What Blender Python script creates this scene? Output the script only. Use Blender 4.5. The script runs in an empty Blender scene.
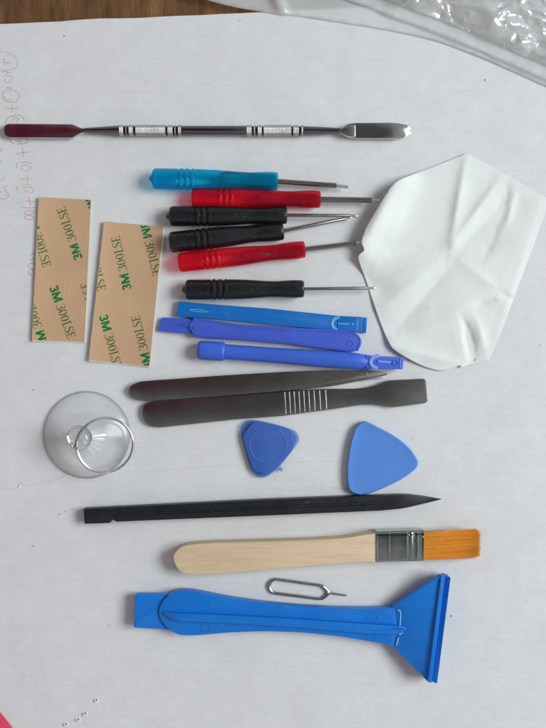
import bpy, bmesh, math, random
from mathutils import Vector, noise, geometry
random.seed(7)
PI = math.pi
S = 0.00042            # metres per photo pixel on the board
D = 0.34               # camera height
scene = bpy.context.scene
COL = scene.collection

def W(px, py, z=0.0):
    k = (D - z) / D * S
    return Vector(((px - 273) * k, (364 - py) * k, z))

def lin(c):
    c /= 255.0
    return c / 12.92 if c <= 0.04045 else ((c + 0.055) / 1.055) ** 2.4
def rgb(r, g, b, k=1.0):
    return (min(lin(r) * k, 0.9), min(lin(g) * k, 0.9), min(lin(b) * k, 0.9), 1)

# ------------------------------------------------------------------ materials
def base_mat(name):
    m = bpy.data.materials.new(name); m.use_nodes = True
    nt = m.node_tree; nt.nodes.clear()
    out = nt.nodes.new('ShaderNodeOutputMaterial')
    return m, nt, out
def N(nt, kind, **kw):
    n = nt.nodes.new(kind)
    for k, v in kw.items():
        if hasattr(n, k) and k not in ('Scale',): setattr(n, k, v)
    return n
def coords(nt, scale=(1, 1, 1), rot=(0, 0, 0)):
    tc = nt.nodes.new('ShaderNodeTexCoord')
    mp = nt.nodes.new('ShaderNodeMapping')
    mp.inputs['Scale'].default_value = scale
    mp.inputs['Rotation'].default_value = rot
    nt.links.new(tc.outputs['Object'], mp.inputs['Vector'])
    return mp.outputs['Vector']
def tex_noise(nt, vec, scale, detail=3, rough=.55):
    n = nt.nodes.new('ShaderNodeTexNoise')
    n.inputs['Scale'].default_value = scale
    n.inputs['Detail'].default_value = detail
    n.inputs['Roughness'].default_value = rough
    nt.links.new(vec, n.inputs['Vector'])
    return n.outputs['Fac']
def ramp(nt, fac, stops):
    r = nt.nodes.new('ShaderNodeValToRGB')
    e = r.color_ramp.elements
    while len(e) < len(stops): e.new(0.5)
    for el, (p, c) in zip(e, stops):
        el.position = p; el.color = c if len(c) == 4 else (*c, 1)
    nt.links.new(fac, r.inputs['Fac'])
    return r.outputs['Color']
def mrange(nt, fac, a, b, c, d):
    r = nt.nodes.new('ShaderNodeMapRange')
    for i, v in enumerate((a, b, c, d)): r.inputs[i + 1].default_value = v
    nt.links.new(fac, r.inputs[0])
    return r.outputs[0]
def mixc(nt, fac, a, b, blend='MIX'):
    m = nt.nodes.new('ShaderNodeMix'); m.data_type = 'RGBA'; m.blend_type = blend
    if isinstance(fac, float): m.inputs[0].default_value = fac
    else: nt.links.new(fac, m.inputs[0])
    for idx, v in ((6, a), (7, b)):
        if isinstance(v, tuple): m.inputs[idx].default_value = v
        else: nt.links.new(v, m.inputs[idx])
    return m.outputs[2]
def bump(nt, h, dist, strength=1.0, prev=None):
    b = nt.nodes.new('ShaderNodeBump')
    b.inputs['Strength'].default_value = strength
    b.inputs['Distance'].default_value = dist
    nt.links.new(h, b.inputs['Height'])
    if prev is not None: nt.links.new(prev, b.inputs['Normal'])
    return b.outputs['Normal']
def shade(c, k):
    return (c[0] * k, c[1] * k, c[2] * k, 1)

def plastic(name, col, rough=.42, nscale=900, bdist=0.00003, var=.14, spec=.5, sss=0.0, scratch=True):
    m, nt, out = base_mat(name)
    p = nt.nodes.new('ShaderNodeBsdfPrincipled')
    v = coords(nt)
    big = tex_noise(nt, v, 60, 4)
    fine = tex_noise(nt, v, nscale, 3)
    c = ramp(nt, big, [(.25, shade(col, 1 - var)), (.75, shade(col, 1 + var))])
    c = mixc(nt, mrange(nt, tex_noise(nt, v, 420, 4, .7),   .63, .76, 0, .13), c, (.5, .51, .53, 1))   # dust
    if scratch:
        sn = nt.nodes.new('ShaderNodeTexNoise'); sn.inputs['Scale'].default_value = 75; sn.inputs['Detail'].default_value = 1.5
        nt.links.new(coords(nt, (1, 2.2, 1), (0, 0, .5)), sn.inputs['Vector'])
        line = nt.nodes.new('ShaderNodeMath'); line.operation = 'PINGPONG'; line.inputs[1].default_value = .5
        nt.links.new(mrange(nt, sn.outputs['Fac'], .4965, .5035, 0, 1), line.inputs[0])
        gate = nt.nodes.new('ShaderNodeMath'); gate.operation = 'MULTIPLY'
        nt.links.new(line.outputs[0], gate.inputs[0]); nt.links.new(mrange(nt, tex_noise(nt, v, 130, 2), .52, .64, 0, .30), gate.inputs[1])
        c = mixc(nt, gate.outputs[0], c, (.6, .62, .66, 1))
    nt.links.new(c, p.inputs['Base Color'])
    nt.links.new(mrange(nt, tex_noise(nt, v, 150, 5, .7), .3, .7, rough - .07, rough + .1), p.inputs['Roughness'])
    p.inputs['Specular IOR Level'].default_value = spec
    nt.links.new(bump(nt, fine, bdist), p.inputs['Normal'])
    if sss:
        p.inputs['Subsurface Weight'].default_value = sss
        p.inputs['Subsurface Radius'].default_value = (.001, .001, .0015)
        p.inputs['Subsurface Scale'].default_value = .5
    nt.links.new(p.outputs[0], out.inputs[0])
    return m

def metal(name, col, rough=.3, stretch=(1, 1, 1), nscale=500, bdist=0.00002, metallic=1.0, scr=0.0, rv=1.0):
    m, nt, out = base_mat(name)
    p = nt.nodes.new('ShaderNodeBsdfPrincipled')
    v = coords(nt, stretch)
    n1 = tex_noise(nt, v, nscale, 5, .65)
    v2 = coords(nt)
    n2 = tex_noise(nt, v2, 70, 4)
    c = ramp(nt, n2, [(.3, shade(col, .82)), (.7, shade(col, 1.15))])
    if scr:
        # fine curved scratches
        vd = nt.nodes.new('ShaderNodeTexNoise'); vd.inputs['Scale'].default_value = 45
        vd.inputs['Detail'].default_value = 1
        nt.links.new(v2, vd.inputs['Vector'])
        s = mrange(nt, vd.outputs['Fac'], .498, .502, 0, 1)
        a = nt.nodes.new('ShaderNodeMath'); a.operation = 'PINGPONG'; a.inputs[1].default_value = .5
        nt.links.new(s, a.inputs[0])
        gate = mrange(nt, tex_noise(nt, v2, 55, 2), .55, .62, 0, scr)
        mm = nt.nodes.new('ShaderNodeMath'); mm.operation = 'MULTIPLY'
        nt.links.new(a.outputs[0], mm.inputs[0]); nt.links.new(gate, mm.inputs[1])
        c = mixc(nt, mm.outputs[0], c, (.5, .49, .47, 1))
    nt.links.new(c, p.inputs['Base Color'])
    p.inputs['Metallic'].default_value = metallic
    nt.links.new(mrange(nt, n1, .3, .7, max(rough - .08 * rv, .03), rough + .1 * rv), p.inputs['Roughness'])
    nt.links.new(bump(nt, n1, bdist), p.inputs['Normal'])
    nt.links.new(p.outputs[0], out.inputs[0])
    return m

def clear(name, tint=(.93, .94, .94, 1), rough=.05, gloss=1.45, edge=(.6, .62, .63, 1), milk=0.0, milkcol=(.8, .82, .82, 1), bscale=0, bdist=0, creased=False):
    """thin clear plastic: light passes straight through, fresnel gloss on top"""
    m, nt, out = base_mat(name)
    tr = nt.nodes.new('ShaderNodeBsdfTransparent')
    lw = nt.nodes.new('ShaderNodeLayerWeight'); lw.inputs['Blend'].default_value = .5
    c = mixc(nt, mrange(nt, lw.outputs['Facing'], .5, 1, 0, 1), tint, edge)
    nt.links.new(c, tr.inputs['Color'])
    body = tr.outputs[0]
    nrm = None
    if bscale:
        v = coords(nt)
        nrm = bump(nt, tex_noise(nt, v, bscale, 4), bdist)
        if creased:
            for sc_, d_ in ((55, .0016), (120, .00028)):
                vo = nt.nodes.new('ShaderNodeTexVoronoi'); vo.feature = 'DISTANCE_TO_EDGE'; vo.inputs['Scale'].default_value = sc_
                dv_ = nt.nodes.new('ShaderNodeVectorMath'); dv_.operation = 'ADD'
                nz_ = nt.nodes.new('ShaderNodeTexNoise'); nz_.inputs['Scale'].default_value = 60
                nt.links.new(v, nz_.inputs['Vector'])
                sc2 = nt.nodes.new('ShaderNodeVectorMath'); sc2.operation = 'SCALE'; sc2.inputs['Scale'].default_value = .012
                nt.links.new(nz_.outputs['Color'], sc2.inputs[0])
                nt.links.new(coords(nt, (.8, 1.5, 1), (0, 0, -.5)), dv_.inputs[0]); nt.links.new(sc2.outputs[0], dv_.inputs[1])
                nt.links.new(dv_.outputs[0], vo.inputs['Vector'])
                nrm = bump(nt, mrange(nt, vo.outputs['Distance'], 0, .28, 0, 1), d_, 1, nrm)
    if milk:
        df = nt.nodes.new('ShaderNodeBsdfDiffuse'); df.inputs['Color'].default_value = milkcol
        tl = nt.nodes.new('ShaderNodeBsdfTranslucent'); tl.inputs['Color'].default_value = milkcol
        if nrm: nt.links.new(nrm, df.inputs['Normal'])
        a = nt.nodes.new('ShaderNodeMixShader'); a.inputs[0].default_value = .45
        nt.links.new(df.outputs[0], a.inputs[1]); nt.links.new(tl.outputs[0], a.inputs[2])
        mx = nt.nodes.new('ShaderNodeMixShader'); mx.inputs[0].default_value = milk
        nt.links.new(body, mx.inputs[1]); nt.links.new(a.outputs[0], mx.inputs[2]); body = mx.outputs[0]
    gl = nt.nodes.new('ShaderNodeBsdfGlossy'); gl.inputs['Roughness'].default_value = rough
    fr = nt.nodes.new('ShaderNodeLayerWeight')
    if nrm:
        nt.links.new(nrm, gl.inputs['Normal']); nt.links.new(nrm, fr.inputs['Normal'])
    f0 = ((gloss - 1) / (gloss + 1)) ** 2
    pw = nt.nodes.new('ShaderNodeMath'); pw.operation = 'POWER'; pw.inputs[1].default_value = 4
    nt.links.new(fr.outputs['Facing'], pw.inputs[0])
    mx = nt.nodes.new('ShaderNodeMixShader')
    nt.links.new(mrange(nt, pw.outputs[0], 0, 1, f0, .75), mx.inputs[0]); nt.links.new(body, mx.inputs[1]); nt.links.new(gl.outputs[0], mx.inputs[2])
    nt.links.new(mx.outputs[0], out.inputs[0])
    return m

def glass(name, col, rough=.03, ior=1.45):
    m, nt, out = base_mat(name)
    g = nt.nodes.new('ShaderNodeBsdfGlass'); g.inputs['Color'].default_value = col
    g.inputs['Roughness'].default_value = rough; g.inputs['IOR'].default_value = ior
    v = coords(nt); nt.links.new(bump(nt, tex_noise(nt, v, 300, 2), .0001), g.inputs['Normal'])
    nt.links.new(g.outputs[0], out.inputs[0])
    return m

def tinted(name, col, thru, opac=.55, rough=.28):
    """coloured see-through plastic of a screwdriver handle"""
    m, nt, out = base_mat(name)
    tr = nt.nodes.new('ShaderNodeBsdfTransparent'); tr.inputs['Color'].default_value = thru
    p = nt.nodes.new('ShaderNodeBsdfPrincipled')
    v = coords(nt)
    n = tex_noise(nt, v, 260, 4, .6)
    nt.links.new(ramp(nt, tex_noise(nt, v, 90, 3), [(.3, shade(col, .8)), (.7, shade(col, 1.2))]), p.inputs['Base Color'])
    nt.links.new(mrange(nt, n, .3, .7, rough - .1, rough + .12), p.inputs['Roughness'])
    nt.links.new(bump(nt, n, .00012), p.inputs['Normal'])
    mx = nt.nodes.new('ShaderNodeMixShader'); mx.inputs[0].default_value = opac
    nt.links.new(tr.outputs[0], mx.inputs[1]); nt.links.new(p.outputs[0], mx.inputs[2])
    nt.links.new(mx.outputs[0], out.inputs[0])
    return m

def cardboard_mat():
    m, nt, out = base_mat('white_cardboard')
    p = nt.nodes.new('ShaderNodeBsdfPrincipled')
    v = coords(nt)
    mott = tex_noise(nt, v, 130, 5, .65)
    fib = tex_noise(nt, coords(nt, (.35, 1, 1)), 900, 4, .6)
    c = ramp(nt, mott, [(.3, (.675, .677, .682, 1)), (.7, (.735, .739, .745, 1))])
    c = mixc(nt, mrange(nt, fib, .38, .68, 0, .24), c, (.56, .57, .56, 1))
    # faint grey flute lines printed through the liner, broken up by noise
    vw = coords(nt, (1, 1, 1), (0, 0, math.radians(1.6)))
    w = nt.nodes.new('ShaderNodeTexWave'); w.bands_direction = 'Y'; w.wave_profile = 'SIN'
    w.inputs['Scale'].default_value = 2 * PI / (20 * .0041) * 1.0
    w.inputs['Distortion'].default_value = .9; w.inputs['Detail'].default_value = 2
    w.inputs['Detail Scale'].default_value = 1.2
    nt.links.new(vw, w.inputs['Vector'])
    lines = mrange(nt, w.outputs['Fac'], .8, 1, 0, 1)
    gate = mrange(nt, tex_noise(nt, coords(nt, (.25, 1, 1)), 190, 5, .75), .44, .68, 0, .15)
    mm = nt.nodes.new('ShaderNodeMath'); mm.operation = 'MULTIPLY'
    nt.links.new(lines, mm.inputs[0]); nt.links.new(gate, mm.inputs[1])
    c = mixc(nt, mm.outputs[0], c, (.5, .5, .49, 1))
    nt.links.new(c, p.inputs['Base Color'])
    p.inputs['Roughness'].default_value = .62
    p.inputs['Specular IOR Level'].default_value = .3
    b1 = bump(nt, w.outputs['Fac'], .000028, 1, bump(nt, tex_noise(nt, v, 13, 2), .0016))
    b2 = bump(nt, mott, .00012, 1, b1)
    b3 = bump(nt, fib, .00003, 1, b2)
    nt.links.new(b3, p.inputs['Normal'])
    nt.links.new(p.outputs[0], out.inputs[0])
    return m

def wood_mat(name, c0, c1, c2, along, scale, rough, bd, streak=16):
    m, nt, out = base_mat(name)
    p = nt.nodes.new('ShaderNodeBsdfPrincipled')
    sc = (1 / streak, 1, 1) if along == 'x' else (1, 1 / streak, 1)
    v = coords(nt, sc)
    n1 = tex_noise(nt, v, scale, 5, .7)
    n2 = tex_noise(nt, v, scale * .25, 3, .5)
    c = ramp(nt, n1, [(.28, c0), (.5, c1), (.72, c2)])
    c = mixc(nt, mrange(nt, n2, .35, .65, 0, .45), c, shade(c0, .8))
    pore = tex_noise(nt, coords(nt, (.5, 1, 1) if along == 'x' else (1, .5, 1)), scale * 5, 2, .5)
    c = mixc(nt, mrange(nt, pore, .55, .72, 0, .35), c, shade(c0, .75))
    nt.links.new(c, p.inputs['Base Color'])
    p.inputs['Roughness'].default_value = rough
    nt.links.new(bump(nt, n1, bd), p.inputs['Normal'])
    nt.links.new(p.outputs[0], out.inputs[0])
    return m

def fabric_mat(name, col, bd=.00008, sheen=.2):
    m, nt, out = base_mat(name)
    p = nt.nodes.new('ShaderNodeBsdfPrincipled')
    v = coords(nt)
    n1 = tex_noise(nt, v, 1600, 3, .6)
    n2 = tex_noise(nt, v, 45, 3)
    nt.links.new(ramp(nt, n2, [(.3, shade(col, .96)), (.7, shade(col, 1.03))]), p.inputs['Base Color'])
    p.inputs['Roughness'].default_value = .85
    p.inputs['Specular IOR Level'].default_value = .2
    p.inputs['Sheen Weight'].default_value = sheen
    wv = []
    for ax_ in ('X', 'Y'):
        w_ = nt.nodes.new('ShaderNodeTexWave'); w_.bands_direction = ax_; w_.inputs['Scale'].default_value = 520
        w_.inputs['Distortion'].default_value = 1.2; nt.links.new(coords(nt, (1, 1, 1), (0, 0, .45)), w_.inputs['Vector']); wv.append(w_.outputs['Fac'])
    ad = nt.nodes.new('ShaderNodeMath'); ad.operation = 'MULTIPLY'
    nt.links.new(wv[0], ad.inputs[0]); nt.links.new(wv[1], ad.inputs[1]); n1 = ad.outputs[0]
    nt.links.new(bump(nt, n1, bd * .2, 1, bump(nt, tex_noise(nt, v, 260, 3), bd)), p.inputs['Normal'])
    nt.links.new(p.outputs[0], out.inputs[0])
    return m

M = {}
M['board'] = cardboard_mat()
M['board_edge'] = plastic('cardboard_edge', (.42, .38, .32, 1), .8, 700, .0001, .1, .2, 0, False)
M['table'] = wood_mat('brown_wood', rgb(74, 48, 28), rgb(124, 88, 54), rgb(152, 114, 76), 'y', 300, .45, .00015, 7)
M['handle_wood'] = wood_mat('pale_wood', rgb(202, 176, 142), rgb(222, 199, 166), rgb(232, 211, 180), 'x', 950, .6, .00005, 14)
M['ink'] = plastic('red_pencil', rgb(204, 148, 160), .8, 2500, .00002, .3, .1, scratch=False)
M['speck'] = plastic('dark_fleck', rgb(86, 85, 88), .7, scratch=False)
M['shade_disc'] = plastic('hole_shade', rgb(100, 95, 92), .9, scratch=False)
M['steel'] = metal('bright_steel', (.62, .61, .59, 1), .2, (1, 1, 1), 700, .00002)
M['rod'] = metal('dark_polished_rod', (.20, .185, .19, 1), .14, (1, 1, 1), 90, .00002)
M['tip_steel'] = metal('bright_tip_steel', (.88, .87, .85, 1), .3)
M['steel_mirror'] = metal('mirror_steel', (.62, .60, .58, 1), .08, (1, 1, 1), 90, .00002)
M['shaft'] = metal('dark_steel', (.30, .28, .26, 1), .28, (.15, 1, 1), 900, .00002)
M['knurl'] = metal('knurled_steel', (.50, .49, .47, 1), .3)
M['groove'] = metal('groove_steel', (.05, .05, .05, 1), .4)
M['tweezer'] = metal('dark_brushed_steel', (.30, .29, .275, 1), .27, (.2, 1, 1), 1500, .0000006, 1.0, .6, .2)
M['rib'] = metal('polished_rib', (.55, .54, .50, 1), .3)
M['tin'] = metal('tinplate', (.42, .435, .42, 1), .18, (1, 1, 1), 160, .0001)
M['pin'] = metal('pin_steel', (.36, .34, .32, 1), .3)
M['liner'] = plastic('kraft_liner', rgb(198, 163, 128, 1.0), .5, 500, .00006, .05, .35, scratch=False)
M['liner_line'] = plastic('liner_crease', rgb(208, 175, 140, 1.0), .45, 500, .00003, .04, .4, scratch=False)
M['white_edge'] = plastic('white_backing', (.78, .77, .74, 1), .6, 600, .00002, .03, .3, scratch=False)
M['green'] = plastic('green_print', rgb(66, 108, 52), .55, 900, .00001, .12, .3, scratch=False)
M['green_bold'] = plastic('green_logo_print', rgb(10, 116, 58), .55, 900, .00001, .12, .3, scratch=False)
M['sd_blue'] = tinted('blue_clear_handle', rgb(0, 166, 216), (.15, .72, .88, 1), .27, .12)
M['sd_red'] = tinted('red_clear_handle', rgb(228, 34, 62), (.95, .22, .27, 1), .27, .1)
M['core_red'] = plastic('crimped_core_red', rgb(84, 50, 52), .22, 700, .0004, .5, .8)
M['core_blue'] = plastic('crimped_core_blue', rgb(40, 78, 96), .22, 700, .0004, .5, .8)
M['sd_black'] = plastic('black_handle', rgb(21, 23, 26), .33, 600, .00008, .15, .5)
M['nylon'] = plastic('black_nylon', rgb(23, 26, 30), .4, 1400, .00007, .15, .5)
M['op_cyan'] = plastic('blue_opener', rgb(4, 106, 188), .4, 900, .00003, .08)
M['op_cyan_l'] = plastic('blue_opener_pale', rgb(96, 160, 208), .45, 900, .00003, .06)  # paler blue for the embossed arc, ribs, dimple and ridge
M['op_violet'] = plastic('violet_opener', rgb(64, 92, 198), .4, 900, .00003, .08, .5, .05)
M['op_blue'] = plastic('cobalt_opener', rgb(56, 99, 206), .42, 900, .00004, .08, .5, .05)
M['op_blue_l'] = plastic('cobalt_opener_pale', rgb(128, 148, 228), .42, 900, .00003, .06)  # paler cobalt for the tip's embossed arc, rib and ridge
M['pick'] = plastic('blue_pick', rgb(84, 138, 216), .5, 1800, .00005, .05, .4, .1)
M['pick_dark'] = plastic('deep_blue_pick', rgb(56, 96, 178), .5, 1800, .00004, .06, .4, .05)
M['pick_thin'] = tinted('thin_blue_pick', rgb(74, 116, 196), (.72, .85, 1, 1), .26, .3)
M['scraper'] = plastic('scraper_blue', rgb(8, 115, 206), .36, 1900, .00007, .07, .5)
M['scraper_glint'] = plastic('scraper_painted_highlight', rgb(128, 178, 228), .4)  # paler blue for highlights painted on the scraper's glossy step
M['bristle'] = plastic('amber_bristle', rgb(226, 150, 54), .38, 900, .00002, .2, .5, 0, False)
M['bristle_core'] = plastic('amber_core', rgb(176, 104, 26), .5, 900, .0001, .2)
M['cup'] = clear('clear_vinyl', (.985, .988, .988, 1), .16, 1.3, (.70, .72, .72, 1))
M['knob'] = glass('clear_vinyl_knob', (.96, .97, .97, 1))
M['cup_rim'] = clear('clear_vinyl_rim', (.90, .91, .91, 1), .1, 1.45, (.35, .37, .37, 1))
M['gusset_glint'] = clear('glint_vinyl', (.95, .95, .95, 1), .1, 1.5, (.8, .82, .82, 1), .55, (.9, .92, .92, 1))  # milky white carries the light streaks beside the stem
M['cap'] = clear('clear_cap', (.9, .9, .92, 1), .05, 1.5, (.5, .5, .54, 1), .12)
M['bag'] = clear('clear_bag_film', (1, 1, 1, 1), .09, 2.0, (.92, .94, .94, 1), .40, (.97, .985, .98, 1), 210, .0003, True)
M['bag_back'] = clear('milky_bag_film', (1, 1, 1, 1), .2, 1.4, (.9, .92, .92, 1), .55, (.95, .97, .97, 1), 60, .0003)
M['bag_seal'] = clear('sealed_film', (1, 1, 1, 1), .2, 1.5, (.9, .92, .92, 1), .42, (.97, .985, .98, 1), 90, .0002)
M['cloth'] = fabric_mat('white_microfibre', (.76, .79, .77, 1), .00009)
M['redcloth'] = fabric_mat('pink_red_fabric', rgb(205, 62, 92), .0001)

# ------------------------------------------------------------------ objects
def finish(o, angle=35):
    me = o.data
    for p in me.polygons: p.use_smooth = not (abs(p.normal.z) > .99 and p.area > 1.2e-6)
    try: me.set_sharp_from_angle(angle=math.radians(angle))
    except Exception: pass
def mk(name, bm, mat, parent=None, angle=35, origin=None, normals=True):
    if normals: bmesh.ops.recalc_face_normals(bm, faces=bm.faces[:])
    org = Vector((0, 0, 0))
    if parent is not None: org = Vector(parent['_o'])
    elif origin is not None: org = Vector(origin)
    for v in bm.verts: v.co -= org
    me = bpy.data.meshes.new(name); bm.to_mesh(me); bm.free()
    me.materials.append(mat)
    o = bpy.data.objects.new(name, me); COL.objects.link(o)
    if parent is not None: o.parent = parent
    else: o.location = org
    o['_o'] = tuple(org)
    finish(o, angle)
    return o
def thing(name, label, cat, origin, group=None):
    o = bpy.data.objects.new(name, None); COL.objects.link(o)
    o.location = origin; o.empty_display_size = .005
    o['_o'] = tuple(origin)
    return tag(o, label, cat, group)
def tag(o, label, cat, group=None):
    o['label'] = label; o['category'] = cat
    if group: o['group'] = group
    return o

# outlines -----------------------------------------------------------------
def catmull(pts, n=6, closed=True):
    out = []; L = len(pts)
    for i in range(L if closed else L - 1):
        if closed: p = [Vector(pts[(i + k - 1) % L][:2]) for k in range(4)]
        else: p = [Vector(pts[min(max(i + k - 1, 0), L - 1)][:2]) for k in range(4)]
        for j in range(n):
            t = j / n
            out.append(.5 * ((2 * p[1]) + (p[2] - p[0]) * t + (2 * p[0] - 5 * p[1] + 4 * p[2] - p[3]) * t * t + (3 * p[1] - p[0] - 3 * p[2] + p[3]) * t ** 3))
    if not closed: out.append(Vector(pts[-1][:2]))
    return [(v.x, v.y) for v in out]
def rnd(pts, r=2, n=5):
    """polygon with rounded corners; a point may carry its own radius"""
    out = []; L = len(pts)
    for i in range(L):
        p = Vector(pts[i][:2]); rr = pts[i][2] if len(pts[i]) > 2 else r
        a = Vector(pts[i - 1][:2]) - p; b = Vector(pts[(i + 1) % L][:2]) - p
        if rr <= 0: out.append((p.x, p.y)); continue
        ra = min(rr, a.length * .48); rb = min(rr, b.length * .48)
        s = p + a.normalized() * ra; e = p + b.normalized() * rb
        for j in range(n + 1):
            t = j / n
            q = s * (1 - t) ** 2 + p * 2 * t * (1 - t) + e * t * t
            out.append((q.x, q.y))
    return out
def prism(pts, z0, z1, bev=.0004, seg=3, zc=None, botbev=0, bm=None, zfun=None):
    own = bmesh.new()
    zc = z1 if zc is None else zc
    k = (D - zc) / D * S
    P = []
    for p in pts:
        q = Vector(((p[0] - 273) * k, (364 - p[1]) * k))
        if not P or (q - P[-1]).length > 2e-5: P.append(q)
    if (P[0] - P[-1]).length < 2e-5: P.pop()
    bot = [own.verts.new((q.x, q.y, z0)) for q in P]
    top = [own.verts.new((q.x, q.y, z1)) for q in P]
    n = len(P)
    tf = own.faces.new(top); bf = own.faces.new(list(reversed(bot)))
    for i in range(n):
        own.faces.new((bot[i], bot[(i + 1) % n], top[(i + 1) % n], top[i]))
    own.normal_update()
    if bev:
        bmesh.ops.bevel(own, geom=list(tf.edges), offset=bev, offset_type='OFFSET', segments=seg, profile=.5, affect='EDGES', clamp_overlap=True)
    if botbev:
        own.faces.ensure_lookup_table()
        be = [e for e in own.edges if all(abs(v.co.z - z0) < 1e-7 for v in e.verts) and len(e.link_faces) == 2]
        bmesh.ops.bevel(own, geom=be, offset=botbev, offset_type='OFFSET', segments=2, profile=.5, affect='EDGES', clamp_overlap=True)
    if zfun:
        bmesh.ops.triangulate(own, faces=[f for f in own.faces if len(f.verts) > 4])
        for v in own.verts: v.co.z = zfun(v.co.x, v.co.y, v.co.z)
    if bm is None: return own
    me = bpy.data.meshes.new('tmp'); own.to_mesh(me); own.free(); bm.from_mesh(me); bpy.data.meshes.remove(me)
    return bm

def lathe(A, B, prof, seg=28, rfun=None, bm=None, cap=True, squash=1.0):
    """A,B world points; prof = [(distance, radius)] in metres from A along AB"""
    bm = bm or bmesh.new()
    d = (B - A).normalized()
    up = Vector((0, 0, 1)) if abs(d.z) < .9 else Vector((0, 1, 0))
    s = d.cross(up).normalized(); u = s.cross(d).normalized()
    rings = []
    for t, r in prof:
        ring = []
        for k in range(seg):
            a = 2 * PI * k / seg
            rr = rfun(t, r, a) if rfun else r
            ring.append(bm.verts.new(A + d * t + (s * math.cos(a) + u * math.sin(a) * squash) * rr))
        rings.append(ring)
    for a, b in zip(rings, rings[1:]):
        for k in range(seg):
            bm.faces.new((a[k], a[(k + 1) % seg], b[(k + 1) % seg], b[k]))
    if cap:
        bm.faces.new(list(reversed(rings[0]))); bm.faces.new(rings[-1])
    return bm
def tube(path, r, seg=8, closed=False, bm=None, flat=1.0):
    bm = bm or bmesh.new()
    n = len(path); rings = []
    for i in range(n):
        p = path[i]
        if closed: d = path[(i + 1) % n] - path[i - 1]
        else: d = path[min(i + 1, n - 1)] - path[max(i - 1, 0)]
        d.normalize()
        up = Vector((0, 0, 1)) if abs(d.z) < .95 else Vector((1, 0, 0))
        s = d.cross(up).normalized(); u = s.cross(d).normalized()
        rr = r[i] if isinstance(r, (list, tuple)) else r
        rings.append([bm.verts.new(p + (s * math.cos(2 * PI * k / seg) + u * flat * math.sin(2 * PI * k / seg)) * rr) for k in range(seg)])
    for i in range(n if closed else n - 1):
        a, b = rings[i], rings[(i + 1) % n]
        for k in range(seg):
            bm.faces.new((a[k], a[(k + 1) % seg], b[(k + 1) % seg], b[k]))
    if not closed:
        bm.faces.new(list(reversed(rings[0]))); bm.faces.new(rings[-1])
    return bm
def ptube(pts, z, r, **kw):
    return tube([W(p[0], p[1], z) for p in pts], r * S, **kw)
def arc(cx, cy, rx, ry, a0, a1, n=16, tilt=0):
    out = []
    for i in range(n + 1):
        a = math.radians(a0 + (a1 - a0) * i / n)
        x, y = rx * math.cos(a), ry * math.sin(a)
        c, s = math.cos(math.radians(tilt)), math.sin(math.radians(tilt))
        out.append((cx + x * c - y * s, cy + x * s + y * c))
    return out

# ------------------------------------------------------------------ setting
bm = bmesh.new()
for x, y in ((-1.1, -.9), (1.1, -.9), (1.1, .9), (-1.1, .9)): bm.verts.new((x, y, -.0034))
bm.faces.new(bm.verts[:])
o = mk('tabletop', bm, M['table']); o['kind'] = 'structure'

# ------------------------------------------------------------------ cardboard
cb_o = (0, 0, -.0033)
board = thing('cardboard_sheet', 'large white cardboard sheet with red pencil sums, lying under all the tools', 'cardboard', cb_o)
edge = [(-14, 24.6)]
random.seed(3)
for x in range(0, 640, 20):
    edge.append((x, 24.2 - 12.2 * x / 265 + random.uniform(-.25, .25) + (-.9 if x in (80, 100) else 0)))
outline = edge + [(640, 830), (6, 830), (-2, 760), (-2, 694), (-4, 560), (-9, 300)]
mk('top_liner', prism(outline, -.0004, 0, 0, zc=0), M['board'], board)
bm = prism([(x, y + 1.1) if y < 30 else (x, y) for x, y in outline], -.0032, -.00045, 0, zc=0)
mk('corrugated_core', bm, M['board_edge'], board)
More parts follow.
